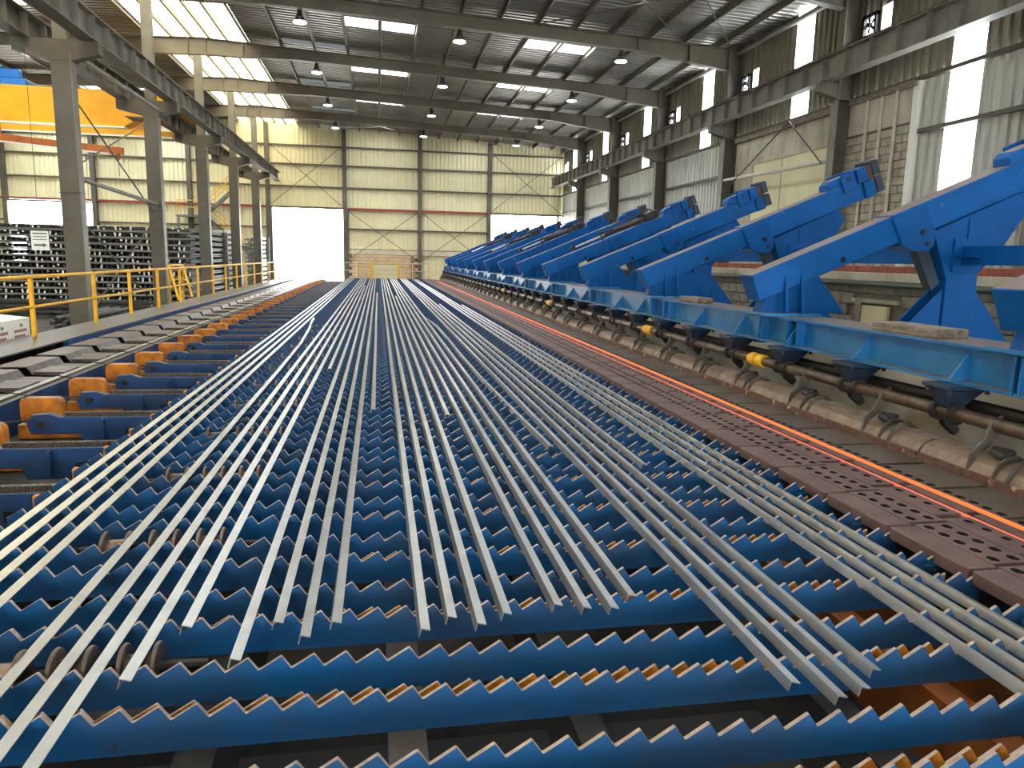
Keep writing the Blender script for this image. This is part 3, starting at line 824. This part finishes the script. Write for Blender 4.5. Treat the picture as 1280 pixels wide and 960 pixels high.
for n in range(NSEG):
    y = GY0 + 0.0 + SEG * n
    o = thing('support_beam', 'worn light blue support beam with triangular gussets, %s length from the camera' % nth(n + 1), 'beam', (0, y - 0.5, 0), 'blue support beam lengths')
    put('top_flange', tf_me, o); put('web', wb_me, o); put('bottom_flange', bf_me, o); put('rear_web', rw_me, o); put('cantilever', br_me, o)
    for j in range(3): put('gusset', gs_me, o, (0, 0.5 + 1.12 * j, 0))
    for yy in (0.02, SEG - 0.04, 2.62, 2.82): put('splice_rib', gp_me, o, (0, yy, 0))

single('concrete_plinth', B(5.35, 7.3, 0.3, 50, -2.6, -0.92).mesh('concrete_plinth', 'concrete', 0.03), 'long pale concrete plinth behind the blue support beam', 'plinth')
single('steel_slab', B(4.2, 4.48, 4.95, 5.72, -0.53, -0.455).mesh('steel_slab', 'wood', 0.008), 'brown slab lying on the blue beam beside the nearest pedestal', 'slab')
single('steel_slab', B(4.22, 4.45, 9.35, 9.95, -0.53, -0.46).mesh('steel_slab', 'wood', 0.008), 'grey slab lying on the blue beam farther along', 'slab')

# ---- tilting arms
AL = math.atan(0.418)
UX, UZ = math.cos(AL), math.sin(AL)
def A(s, t): return (3.85 + s * UX - t * UZ, -0.116 + s * UZ + t * UX)
def aquad(s0, s1, t0, t1): return [A(s0, t0), A(s1, t0), A(s1, t1), A(s0, t1)]
AM = {}
AM['lower_arm'] = MB().prism(aquad(0, 1.74, -0.29, 0), 'y', -0.13, 0.13).mesh('lower_arm', 'arm_blue', 0.008)
AM['upper_arm'] = MB().prism(aquad(1.70, 3.78, -0.305, 0.012), 'y', -0.147, 0.147).mesh('upper_arm', 'arm_blue', 0.008)
AM['hinge_plate'] = MB().prism([A(1.68, -0.02), A(1.72, -0.34), A(1.82, -0.44), A(1.98, -0.50), A(2.07, -0.47), A(2.13, -0.31), A(2.1, -0.05)], 'y', -0.165, 0.165).mesh('hinge_plate', 'arm_plain', 0.006)
AM['hinge_pin'] = MB().tube((A(1.98, -0.28)[0], -0.19, A(1.98, -0.28)[1]), (A(1.98, -0.28)[0], 0.19, A(1.98, -0.28)[1]), 0.03, 8).mesh('hinge_pin', 'dark_iron')
AM['hinge_bolt'] = MB().tube((A(1.99, -0.42)[0], -0.185, A(1.99, -0.42)[1]), (A(1.99, -0.42)[0], 0.185, A(1.99, -0.42)[1]), 0.024, 8).mesh('hinge_bolt', 'dark_iron')
hp = A(1.03, -0.225)
AM['pin_hole'] = MB().tube((hp[0], -0.1305, hp[1]), (hp[0], -0.12, hp[1]), 0.033, 14).mesh('pin_hole', 'pit_dark')
AM['arm_web'] = MB().prism([(4.0, -0.5), A(0.1, -0.288), A(0.74, -0.288), (5.0, -0.5)], 'y', -0.085, 0.085).mesh('arm_web', 'arm_plain', 0.004)
for x in (4.24, 4.42):
    z1 = -0.10 + (x - 4.24) * 0.42
    AM['fin:%g' % x] = MB().prism([(-0.131, z1), (-0.131, -0.5), (-0.22, -0.5)], 'x', x - 0.012, x + 0.012).mesh('fin', 'arm_plain')
AM['mount_plate'] = B(3.98, 4.62, -0.26, 0.26, -0.53, -0.5).mesh('mount_plate', 'beam_blue', 0.004)
AM['pedestal'] = MB().prism([(6.17, -0.9), (6.17, -0.12), (5.94, 0.40), A(3.3, -0.305), A(3.36, -0.5), (6.8, 0.2), (6.56, -0.04), (6.56, -0.9)], 'y', -0.13, 0.13).mesh('pedestal', 'arm_plain', 0.008)
AM['base_gusset:0'] = MB().prism([(6.16, -0.22), (6.16, -0.9), (5.5, -0.9)], 'y', -0.1, -0.08).mesh('base_gusset', 'arm_plain')
AM['base_gusset:1'] = MB().prism([(6.16, -0.22), (6.16, -0.9), (5.5, -0.9)], 'y', 0.08, 0.1).mesh('base_gusset', 'arm_plain')
AM['base_gusset:2'] = MB().prism([(6.57, -0.22), (6.57, -0.9), (7.15, -0.9)], 'y', -0.1, 0.1).mesh('base_gusset', 'arm_plain')
AM['strut'] = MB().prism([(5.78, 0.24), (5.92, 0.3), (6.15, -0.16), (6.05, -0.24)], 'y', -0.06, 0.06).mesh('strut', 'hanger_blue', 0.004)  # dark blue filler standing in for the shaded void below the hinge
AM['base_plate'] = B(5.45, 7.2, -0.28, 0.28, -0.92, -0.9).mesh('base_plate', 'arm_plain')
AM['head_rib'] = MB().prism([(6.36, 0.0), (6.38, 0.0), (6.38, 0.56), (6.36, 0.55)], 'y', -0.15, -0.131).mesh('head_rib', 'arm_plain')
AM['lug:0'] = MB().prism(aquad(3.42, 3.66, -0.10, 0.17), 'y', -0.185, -0.148).mesh('lug', 'arm_plain', 0.012)
AM['lug:1'] = MB().prism(aquad(3.42, 3.66, -0.10, 0.17), 'y', 0.148, 0.185).mesh('lug', 'arm_plain', 0.012)
pp = A(3.54, 0.09)
AM['lug_pin'] = MB().tube((pp[0], -0.2, pp[1]), (pp[0], 0.2, pp[1]), 0.03, 8).mesh('lug_pin', 'dark_iron')
AM['roll_cover'] = MB().prism([A(3.2, 0.012), A(3.22, 0.1), A(3.3, 0.14), A(3.6, 0.14), A(3.66, 0.012)], 'y', -0.12, 0.12).mesh('roll_cover', 'arm_blue', 0.01)
AM['end_block:0'] = MB().prism(aquad(3.68, 3.85, -0.05, 0.17), 'y', -0.2, 0.2).mesh('end_block', 'arm_plain', 0.008)
AM['end_block:1'] = MB().prism(aquad(3.75, 3.93, -0.31, -0.06), 'y', -0.2, 0.2).mesh('end_block', 'arm_plain', 0.008)
AM['rust_liner'] = MB().prism(aquad(3.86, 3.95, -0.25, 0.16), 'y', -0.18, 0.18).mesh('rust_liner', 'rust', 0.004)
AM['jaw:0'] = MB().prism(aquad(3.95, 4.07, -0.02, 0.2), 'y', -0.2, 0.2).mesh('jaw', 'hanger_blue', 0.006)
AM['jaw:1'] = MB().prism(aquad(3.95, 4.07, -0.28, -0.05), 'y', -0.2, 0.2).mesh('jaw', 'hanger_blue', 0.006)
AM['jaw_back'] = MB().prism(aquad(3.93, 3.97, -0.28, 0.2), 'y', -0.17, 0.17).mesh('jaw_back', 'hanger_blue')
def cyl():
    d = {}
    a, c, e, f = A(0.85, 0.09), A(1.7, 0.1), A(1.9, 0.12), A(2.75, 0.12)
    d['rod'] = MB().tube((a[0], 0, a[1]), (c[0], 0, c[1]), 0.025, 8).mesh('rod', 'bar_steel', smooth=True)
    d['rod_eye'] = MB().tube((a[0], -0.06, a[1]), (a[0], 0.06, a[1]), 0.06, 10).mesh('rod_eye', 'dark_iron')
    d['cylinder'] = MB().tube((c[0], 0, c[1]), (f[0], 0, f[1]), 0.055, 10).mesh('cylinder', 'shaft', smooth=True)
    b = MB()
    for q in range(5):
        y = -0.1 + 0.05 * q
        pts = [(*[A(1.55 + 0.03 * q, -0.2 + 0.08 * q)[0]], y - 0.06, A(1.55 + 0.03 * q, -0.2 + 0.08 * q)[1])]
        for t in range(9):
            s_ = 1.6 + t * 0.17
            p = A(s_, 0.08 + 0.06 * math.sin(t * 0.8 + q) + 0.03 * q)
            pts.append((p[0], y + 0.03 * math.sin(t * 1.3 + q * 2), p[1]))
        b.path(pts, 0.014, 5)
    d['hose'] = b.mesh('hose', 'cable')
    b = MB()
    for q in range(10):
        t0, t1 = q * 0.31, (q + 1) * 0.31
        p, r = A(2.85 + 0.14 * math.cos(t0), 0.15 + 0.14 * math.sin(t0)), A(2.85 + 0.14 * math.cos(t1), 0.15 + 0.14 * math.sin(t1))
        b.tube((p[0], -0.08, p[1]), (r[0], -0.08, r[1]), 0.018, 6)
    d['hose_loop'] = b.mesh('hose_loop', 'cable', smooth=True)
    m_ = A(3.0, 0.14)
    d['valve_block'] = MB().prism(aquad(2.75, 3.1, 0.013, 0.2), 'y', -0.11, 0.11).mesh('valve_block', 'dark_iron', 0.02)
    return d
CY = cyl()
NA = 13
for n in range(NA):
    y = 4.0 + SEG * n
    cy = n in (4, 6, 8, 10)
    o = thing('tilting_arm', 'blue box-section tilting arm on a pedestal%s, %s from the camera' % (' with hydraulic hoses' if cy else '', nth(n + 1)), 'machine arm', (0, y, 0), 'blue tilting arms')
    for k, me in AM.items(): put(k.split(':')[0], me, o)
    if cy:
        for k, me in CY.items(): put(k, me, o)
tie = B(6.3, 6.5, 0.133, SEG - 0.133, 0.05, 0.25).mesh('tube', 'arm_plain', 0.006)
tfl = B(6.2, 6.54, 0.131, 0.16, -0.03, 0.33).mesh('flange', 'arm_plain', 0.004)
tfl2 = B(6.2, 6.54, SEG - 0.16, SEG - 0.131, -0.03, 0.33).mesh('flange', 'arm_plain', 0.004)
trb = B(6.22, 6.3, SEG - 0.42, SEG - 0.16, 0.13, 0.145).mesh('rib', 'arm_plain')
for n in range(-1, NA - 1):
    o = thing('tie_beam', 'blue tie beam joining two arm pedestals, %s from the camera' % nth(n + 2), 'beam', (0, 4.0 + SEG * n, 0), 'tie beams between the arms')
    put('tube', tie, o); put('flange', tfl, o); put('flange', tfl2, o); put('rib', trb, o)

# ---- low block wall behind the arms
dw = struct('wall_low', None, 'low block wall behind the blue arms')
XD = 8.6
put('block_backing', B(XD + 0.05, XD + 0.3, 3, 34, -2.6, -0.1).mesh('block_backing', 'mortar'), dw)
put('ledge', B(XD - 0.08, XD + 0.32, 3, 34, -0.24, -0.09).mesh('ledge', 'plaster', 0.01), dw)
put('ledge_pipe', MB().tube((XD - 0.15, 3, -0.29), (XD - 0.15, 34, -0.29), 0.05, 8).mesh('ledge_pipe', 'green_pipe', smooth=True), dw)
blk = B(0, 0.07, 0, 0.4, 0, 0.2).mesh('block', 'block', 0.01)
brk = B(0, 0.2, 0, 0.42, 0, 0.115).mesh('brick', 'brick_red', 0.008)
for r in range(8):
    for c in range(34):
        y = 5.0 + c * 0.415 + (0.2 if r % 2 else 0)
        z = -0.45 - r * 0.215
        if 11.2 < y + 0.4 and y < 12.1 and -1.2 < z < -0.55: continue
        put('block', blk, dw, (XD - 0.02, y, z - 0.0))
for c in range(50):
    y = 5.0 + c * 0.43
    put('brick', brk, dw, (XD, y, -0.09))
put('hatch_board', B(XD - 0.03, XD + 0.02, 11.3, 12.0, -1.15, -0.67).mesh('hatch_board', 'cream_board'), dw)
put('hatch_frame', B(XD - 0.06, XD + 0.05, 12.0, 12.16, -1.2, -0.55).mesh('hatch_frame', 'block'), dw)
put('hatch_head', B(XD - 0.05, XD + 0.05, 11.1, 12.3, -0.62, -0.56).mesh('hatch_head', 'plaster'), dw)
rp = thing('red_pipe', 'short red pipe on brackets above the low block wall', 'pipe', (8.75, 13.5, 0))
put('tube', MB().tube((0, 0, 0.58), (0, 1.4, 0.58), 0.05, 8).mesh('tube', 'red_trim', smooth=True), rp)
for y in (0.15, 1.25): put('bracket', B(-0.02, 0.02, y - 0.02, y + 0.02, 0.025, 0.54).mesh('bracket', 'girt'), rp)

# ================================================================== LEFT SIDE
def nose_poly():
    return [(-3.06, -1.64), (-3.09, -1.55), (-3.05, -1.465), (-2.9, -1.455), (-2.82, -1.485), (-2.0, -1.485), (-2.0, -1.73), (-2.62, -1.73), (-2.66, -1.64)]
tb_body = MB().prism(nose_poly(), 'y', 0, 0.09).mesh('body', 'deep_blue', 0.006)
tb_pin = MB().tube((-2.97, -0.012, -1.55), (-2.97, 0, -1.55), 0.035, 12).mesh('pin', 'dark_iron')
tb_rib = B(-2.46, -2.44, -0.05, 0, -1.70, -1.5).mesh('rib', 'deep_blue')
tb_slot = B(-2.28, -2.14, -0.001, 0.0, -1.68, -1.6).mesh('slot', 'pit_dark')
ch = MB()
for i in range(40):
    x = -2.78 + i * 0.0198
    ch.box(x, x + 0.012, 0.02, 0.07, -1.485, -1.448)
ch.box(-2.79, -1.98, 0.03, 0.06, -1.484, -1.462)
ch_me = ch.mesh('chain', 'chain')
def rounded(x0, x1, z0, z1, r):
    return [(x0, z0), (x1, z0), (x1, z1 - r), (x1 - r * .3, z1 - r * .3), (x1 - r, z1), (x0 + r, z1), (x0 + r * .3, z1 - r * .3), (x0, z1 - r)]
ob_me = MB().prism(rounded(-3.32, -2.955, -1.62, -1.385, 0.05), 'y', 0, 0.1).mesh('plate', 'bracket_orange', 0.008)
ob_foot = MB().prism([(-3.35, -1.64), (-2.62, -1.70), (-2.62, -1.78), (-3.35, -1.78)], 'y', 0.0, 0.1).mesh('foot', 'bracket_orange', 0.006)
cab = MB().path([(-3.75, 0.0, -1.45), (-3.3, -0.05, -1.52), (-2.95, 0.02, -1.50)], 0.008, 5).mesh('cable', 'cable')
pan = MB()
prof = [(-4.5, -1.40), (-4.15, -1.40), (-4.09, -1.488), (-3.73, -1.495)]
for a, c in zip(prof[:-1], prof[1:]):
    pan.prism([a, c, (c[0], c[1] - 0.014), (a[0], a[1] - 0.014)], 'y', 0.0, 0.93)
pan_me = pan.mesh('pan', 'tread', 0.0)
pan_step = B(-4.08, -3.74, 0.0, 0.46, -1.487, -1.462).mesh('step_plate', 'tread')
pan_bright = B(-4.10, -3.74, 0.46, 0.476, -1.487, -1.456).mesh('bright_edge', 'tread_edge')
pan_edge = MB().prism([(-3.735, -0.03), (-3.665, -0.03), (-3.665, 1.09), (-3.735, 1.09)], 'z', -1.492, -1.478).mesh('edge_strip', 'tread_edge')
NT = 36
for n in range(NT):
    y = 3.68 + 1.12 * n
    o = thing('transfer_beam', 'blue chain transfer beam left of the racks, %s from the camera' % nth(n + 1), 'beam', (0, y, 0), 'chain transfer beams')
    put('body', tb_body, o); put('chain', ch_me, o); put('pin', tb_pin, o); put('rib', tb_rib, o); put('slot', tb_slot, o); put('cable', cab, o)
    o = thing('stop_bracket', 'orange rounded stop bracket beside the tread pans, %s from the camera' % nth(n + 1), 'bracket', (0, y + 0.42, 0), 'orange stop brackets')
    put('plate', ob_me, o); put('foot', ob_foot, o)
    o = thing('tread_pan', 'folded steel tread pan beside the walkway, %s from the camera' % nth(n + 1), 'tread', (0, y + 0.3, 0), 'folded tread pans')
    put('pan', pan_me, o); put('step_plate', pan_step, o); put('bright_edge', pan_bright, o); put('edge_strip', pan_edge, o)
single('side_frame', MB().box(-3.70, -3.58, 1.5, 46, -1.95, -1.5).mesh('side_frame', 'deep_blue'), 'dark blue frame beam under the tread pan edge', 'beam')
single('side_frame', MB().box(-4.46, -4.40, 1.5, 46, -2.6, -1.42).mesh('side_frame', 'pit_dark'), 'dark side plate under the tread pans', 'beam')
single('side_frame', B(-3.45, -2.0, 1.5, 46, -2.0, -1.785).mesh('side_frame', 'pit_dark'), 'dark bed frame under the transfer beams', 'beam')

# walkway and railing
wk = thing('walkway', 'steel plate walkway with blue edge beam along the left railing', 'walkway')
put('deck', B(-5.62, -4.83, 3, 46.5, -1.43, -1.4).mesh('deck', 'chequer', 0.004), wk)
put('edge_beam', B(-4.90, -4.83, 12.6, 46.5, -1.60, -1.431).mesh('edge_beam', 'fascia_blue'), wk)
put('support', B(-5.55, -5.0, 12.6, 46.5, -2.6, -1.431).mesh('support', 'pit_dark'), wk)
put('support', B(-5.55, -5.3, 3, 12.5, -2.6, -1.431).mesh('support', 'pit_dark'), wk)
rl = thing('safety_railing', 'yellow tubular safety railing along the walkway', 'railing')
ys = [10.2, 12.85, 15.49, 17.58, 19.7, 21.8]
yy = 23.9
while yy < 46: ys.append(yy); yy += 2.1
for y in ys:
    put('post', B(-5.43, -5.37, y - 0.03, y + 0.03, -1.4, -0.47).mesh('post', 'yellow', 0.004), rl)
put('top_rail', MB().tube((-5.4, 6, -0.45), (-5.4, 46, -0.45), 0.03, 10).mesh('top_rail', 'yellow', smooth=True), rl)
put('mid_rail', MB().tube((-5.4, 6, -0.92), (-5.4, 46, -0.92), 0.024, 10).mesh('mid_rail', 'yellow', smooth=True), rl)
gt = thing('step_gate', 'yellow stile steps with handrails halfway along the walkway railing', 'steps', (-5.95, 23.0, 0))
for y in (0, 1.6):
    put('stringer', MB().tube((0.2, y, -1.4), (-0.15, y + 0.5, -0.42), 0.035, 6).mesh('stringer', 'yellow'), gt)
    put('stringer', MB().tube((-0.3, y + 1.0, -1.8), (-0.15, y + 0.5, -0.42), 0.035, 6).mesh('stringer', 'yellow'), gt)
put('handrail', MB().tube((-0.15, 0.5, -0.42), (-0.15, 2.1, -0.42), 0.03, 6).mesh('handrail', 'yellow'), gt)
put('handrail', MB().tube((-0.15, 0.5, -0.85), (-0.15, 2.1, -0.85), 0.024, 6).mesh('handrail', 'yellow'), gt)
put('landing', B(-0.6, 0.0, 0.4, 2.4, -1.75, -1.7).mesh('landing', 'fascia_blue'), gt)
put('landing_leg', B(-0.55, -0.45, 0.5, 0.6, -2.6, -1.75).mesh('landing_leg', 'fascia_blue'), gt)
put('landing_leg', B(-0.55, -0.45, 2.2, 2.3, -2.6, -1.75).mesh('landing_leg', 'fascia_blue'), gt)

cd = thing('control_desk', 'white control desk with red lettering behind the railing', 'control desk', (-5.95, 12.2, 0))
put('cabinet', B(-0.3, 0.3, -1.6, 1.1, -2.6, -1.18).mesh('cabinet', 'white_paint_glint', 0.01), cd)
put('panel', MB().prism([(-0.3, -1.18), (0.3, -1.18), (0.3, -1.12), (-0.3, -1.06)], 'y', -1.6, 1.1).mesh('panel', 'white_paint_glint'), cd)
ink = MB(); ink2 = MB()
for g in range(4):
    for r in range(2):
        for q in range(7):
            if random.random() < 0.85:
                y = -1.3 + g * 0.62 + q * 0.06
                ink.box(0.3, 0.3015, y, y + 0.045, -1.33 - r * 0.085, -1.285 - r * 0.085)
    ink2.box(0.3, 0.3015, -1.1 + g * 0.62, -1.02 + g * 0.62, -1.245, -1.2)
o = put('lettering', ink.mesh('lettering', 'ink_red'), cd); o['kind'] = 'stuff'
o = put('markings', ink2.mesh('markings', 'ink'), cd); o['kind'] = 'stuff'

# notice on the column
nb = thing('notice_board', 'white notice sheet with lines and an arrow left of the nearest column', 'sign', (-8.15, 20.1, 0.0))
put('sheet', B(-0.2, 0.2, 0, 0.01, -0.05, 0.42).mesh('sheet', 'white_paint_glint'), nb)
put('hanger', MB().tube((0, 0.005, 0.42), (0, 0.005, 4.6), 0.006, 5).mesh('hanger', 'cable'), nb)
for z, h_, w2 in ((0.34, 0.03, 0.16), (0.27, 0.02, 0.15), (0.2, 0.02, 0.16)):
    put('text_line', B(-w2, w2, -0.002, 0, z, z + h_).mesh('text_line', 'ink'), nb)
put('arrow', MB().prism([(-0.14, 0.05), (0.06, 0.05), (0.06, 0.02), (0.16, 0.075), (0.06, 0.13), (0.06, 0.1), (-0.14, 0.1)], 'y', -0.002, 0).mesh('arrow', 'ink'), nb)

# ---- stored bars in the left aisle
def stack(x0, nx, bw, y0, y1, z0, nz, dz, white, tagname, matname):
    cnt = 0
    variants = []
    for vi in range(7):
        b = MB(); e = MB()
        nb_ = 3
        for q in range(nb_):
            for r in range(2):
                cx = (q + 0.5) * bw * 0.94 / nb_ + random.uniform(-0.02, 0.02)
                cz = 0.055 + r * 0.085
                R = 0.042
                b.tube((cx, 0.0, cz), (cx, y1 - y0, cz), R, 6)
                if random.random() < white:
                    e.tube((cx, -0.012 - 0.05 * random.random(), cz), (cx, 0.0, cz), R * 1.05, 8)  # white discs on a random share of the bar ends
        variants.append((b.mesh('bars', matname), e.mesh('white_ends', 'bar_end') if e.f else None))
    for k in range(nz):
        z = z0 + k * dz
        single('skid_timber', B(x0 - 0.1, x0 + nx * bw + 0.1, y0 - 0.1, y0 + 0.06, z, z + dz - 0.205).mesh('skid_timber', 'skid'),
               'spacer timber in the %s, %s layer from the floor' % (tagname, nth(k + 1)), 'timber', group='timbers in the ' + tagname)
        single('skid_timber', B(x0 - 0.1, x0 + nx * bw + 0.1, y1 - 0.5, y1 - 0.38, z, z + dz).mesh('skid_timber', 'skid'),  # made full layer height to block the bright doorway behind the stack
               'rear spacer timber filled out to block doorway light in the %s, %s layer from the floor' % (tagname, nth(k + 1)), 'timber', group='timbers in the ' + tagname)
        put_rail = B(x0 - 0.1, x0 + nx * bw + 0.1, y0 + 0.02, y0 + 0.06, z, z + 0.05)
        for i in range(nx):
            b, e = random.choice(variants)
            o = thing('bar_bundle', 'steel bar bundle in the %s, %s layer from the floor, %s from the left' % (tagname, nth(k + 1), nth(i + 1)), 'steel bars',
                      (x0 + i * bw + random.uniform(-0.02, 0.02), y0 + random.uniform(-0.08, 0.05), z + dz - 0.2 - 0.012), 'bundles in the ' + tagname)
            bo = put('bars', b, o); bo['kind'] = 'stuff'
            if e:
                eo = put('white_ends', e, o); eo['kind'] = 'stuff'
stack(-18.2, 15, 0.66, 36.0, 44.0, -2.6, 13, 0.283, 0.36, 'big stack', 'stack_dark')
stack(-9.75, 2, 0.62, 46.0, 49.5, -2.6, 13, 0.30, 0.55, 'middle stack', 'stack_light')
stack(-8.3, 2, 0.52, 50.0, 52.5, -2.6, 13, 0.283, 0.6, 'last stack', 'stack_light')
for k in range(14):
    z = -2.55 + 0.1 * (k // 2); y = 30.5 + 0.3 * (k % 2) + 0.15 * ((k // 2) % 2)
    single('long_bar', B(-17, -9.1 + 0.3 * (k % 3), y, y + 0.1, z - 0.05, z + 0.05).mesh('long_bar', 'stack_dark'),
           'long grey bar lying on the floor before the big stack, %s of the pile' % nth(k + 1), 'steel bar', group='long bars on the aisle floor')
for k in range(12):
    z = -2.52 + 0.14 * (k // 3); x = -9.8 + 0.35 * (k % 3) + 0.12 * ((k // 3) % 2)
    single('bar_bundle', MB().tube((x, 24.5, z), (x, 29, z), 0.07, 8).mesh('bar_bundle', 'stack_dark'),
           'dark round bar in the low pile beyond the railing, %s of the pile' % nth(k + 1), 'steel bar', group='round bars in the low pile')

# ---- overhead crane of the left aisle
cr = thing('overhead_crane', 'yellow overhead travelling crane over the left aisle', 'crane', (0, 34, 0))
put('main_girder', MB().prism([(-25, 6.35), (-9.0, 6.35), (-9.0, 5.6), (-10.2, 4.95), (-25, 4.95)], 'y', -0.35, 0.35).mesh('main_girder', 'crane_yellow', 0.01), cr)
put('rear_girder', MB().prism([(-25, 6.3), (-9.0, 6.3), (-9.0, 5.6), (-10.2, 4.95), (-25, 4.95)], 'y', 1.4, 2.0).mesh('rear_girder', 'crane_yellow', 0.01), cr)
put('lower_flange', B(-25, -10.1, -0.45, 0.45, 4.9, 4.95).mesh('lower_flange', 'white_paint_glint'), cr)  # white stands for light reflected along the bottom flange
put('walkway_beam', B(-25, -8.2, -0.9, -0.5, 4.55, 4.78).mesh('walkway_beam', 'crane_yellow', 0.008), cr)
put('walkway_edge', B(-25, -8.2, -0.93, -0.9, 4.5, 4.56).mesh('walkway_edge', 'white_paint_glint'), cr)  # white strip in place of reflected light on the beam edge
put('end_carriage', B(-8.5, -7.9, -1.8, 3.4, 5.58, 6.0).mesh('end_carriage', 'crane_yellow', 0.01), cr)
put('platform', MB().prism([(-9.8, 5.2), (-8.5, 5.2), (-8.5, 5.25), (-9.9, 5.25)], 'y', -1.2, -0.36).mesh('platform', 'girt'), cr)
for x in (-9.7, -9.1, -8.55): put('rail_post', B(x - 0.02, x + 0.02, -1.18, -1.14, 5.25, 6.2).mesh('rail_post', 'yellow'), cr)
put('hand_rail', B(-9.72, -8.53, -1.18, -1.14, 6.18, 6.22).mesh('hand_rail', 'yellow'), cr)
tl = thing('crane_trolley', 'bright blue crane trolley on top of the yellow girder', 'trolley', (-15.1, 34.2, 6.35))
put('frame', B(-1.6, 1.3, -0.3, 1.9, 0.02, 0.3).mesh('frame', 'trolley_blue', 0.02), tl)
put('hoist_drum', MB().tube((-0.9, 0.3, 0.6), (0.2, 0.3, 0.6), 0.3, 14).mesh('hoist_drum', 'trolley_blue', smooth=True), tl)
put('side_box', B(-1.5, -0.2, -0.3, 0.0, 0.3, 0.85).mesh('side_box', 'trolley_blue', 0.03), tl)
put('side_box', B(0.1, 1.1, -0.3, 0.0, 0.3, 0.65).mesh('side_box', 'trolley_blue', 0.03), tl)
sb = thing('lifting_beam', 'orange lifting beam hanging below the crane', 'lifting beam', (0, 32.5, 0))
put('beam', MB().prism([(-16.5, 4.45), (-9.9, 3.98), (-9.9, 3.72), (-16.5, 4.2)], 'y', -0.12, 0.12).mesh('beam', 'crane_orange', 0.01), sb)
put('bottom_edge', MB().prism([(-16.5, 4.2), (-10.4, 3.755), (-10.4, 3.72), (-16.5, 4.165)], 'y', -0.16, 0.16).mesh('bottom_edge', 'white_paint_glint'), sb)
put('end_hook', MB().tube((-10.1, 0, 3.74), (-10.1, 0, 3.5), 0.09, 8, r2=0.04).tube((-10.1, 0, 3.5), (-10.1, 0, 2.9), 0.015, 5).mesh('end_hook', 'crane_orange'), sb)
put('hook_block', B(-14.7, -14.3, -0.2, 0.2, 4.3, 4.75).mesh('hook_block', 'crane_orange', 0.03), sb)
for x in (-14.65, -14.35): put('rope', MB().tube((x, 0, 4.7), (x, 0.6, 6.4), 0.012, 5).mesh('rope', 'cable'), sb)

# ---- stair on the far wall
stw = thing('access_stair', 'grey steel stair with yellow handrails against the far wall', 'stairs', (0, 53.2, 0))
def stair_flight(x0, z0, x1, z1, y, n=8):
    put('stringer', MB().prism([(x0, z0), (x1, z1), (x1, z1 - 0.22), (x0, z0 - 0.22)], 'y', y, y + 0.05).mesh('stringer', 'girder_grey'), stw)
    put('stringer', MB().prism([(x0, z0), (x1, z1), (x1, z1 - 0.22), (x0, z0 - 0.22)], 'y', y + 0.7, y + 0.75).mesh('stringer', 'girder_grey'), stw)
    for i in range(n):
        t = (i + 0.5) / n
        put('tread', B(x0 + (x1 - x0) * t - 0.1, x0 + (x1 - x0) * t + 0.1, y + 0.05, y + 0.7, z0 + (z1 - z0) * t - 0.1, z0 + (z1 - z0) * t - 0.07).mesh('tread', 'girt'), stw)
    for d in (0.35, 0.65, 0.95):
        put('handrail', MB().tube((x0, y, z0 + d), (x1, y, z1 + d), 0.03, 6).mesh('handrail', 'yellow'), stw)
    for t in (0, 0.33, 0.66, 1):
        x, z = x0 + (x1 - x0) * t, z0 + (z1 - z0) * t
        put('rail_post', MB().tube((x, y, z), (x, y, z + 0.95), 0.025, 6).mesh('rail_post', 'yellow'), stw)
stair_flight(-11.4, 2.6, -9.2, 4.6, 0.0)
stair_flight(-11.4, 2.3, -8.2, -0.4, 0.8, 11)
put('landing', B(-13.2, -11.3, 0, 1.5, 2.32, 2.42).mesh('landing', 'girder_grey'), stw)
for x in (-13.1, -11.5): put('rail_post', MB().tube((x, 0.02, 2.42), (x, 0.02, 3.4), 0.03, 6).mesh('rail_post', 'yellow'), stw)
for d in (0.5, 0.95): put('handrail', MB().tube((-13.1, 0.02, 2.42 + d), (-11.5, 0.02, 2.42 + d), 0.03, 6).mesh('handrail', 'yellow'), stw)
for x in (-13.1, -11.4): put('leg', B(x - 0.06, x + 0.06, 0.1, 0.22, -2.6, 2.32).mesh('leg', 'girder_grey'), stw)

# ---- far end of the bed
fg = thing('end_gate', 'yellow framed gate with cream slats at the far end of the bed', 'gate', (0, 50.5, 0))
for x in (-0.5, 1.35): put('post', B(x - 0.08, x + 0.08, -0.06, 0.06, -2.6, -0.45).mesh('post', 'yellow'), fg)
for k in range(6): put('slat', B(-0.4, 1.25, -0.03, 0.03, -2.5 + k * 0.33, -2.22 + k * 0.33).mesh('slat', 'cream_board', 0.01), fg)
put('head_bar', B(-0.6, 1.5, -0.05, 0.05, -0.45, -0.38).mesh('head_bar', 'yellow'), fg)
er = thing('end_railing', 'thin pale railing across the far end of the hall', 'railing', (0, 49.5, 0))
for z in (-0.45, -0.95): put('rail', MB().tube((-2.3, 0, z), (3.3, 0, z), 0.025, 6).mesh('rail', 'pipe_white'), er)
for x in (-2.3, -1.4, 2.2, 3.3): put('post', MB().tube((x, 0, -2.6), (x, 0, -0.45), 0.03, 6).mesh('post', 'yellow'), er)
for q, x in enumerate((-6.6, -5.9, -5.2)):
    yp = thing('yard_rack', 'pale storage rack outside the tall doorway, %s from the left' % nth(q + 1), 'rack', (x, 66, 0), 'racks in the yard')
    for dx in (0, 0.5):
        put('upright', B(dx - 0.05, dx + 0.05, -0.05, 0.05, -2.6, 0.3).mesh('upright', 'stack_light'), yp)
    for z in (-1.6, -0.7, 0.2): put('shelf', B(-0.05, 0.55, -0.4, 0.4, z, z + 0.06).mesh('shelf', 'stack_light'), yp)
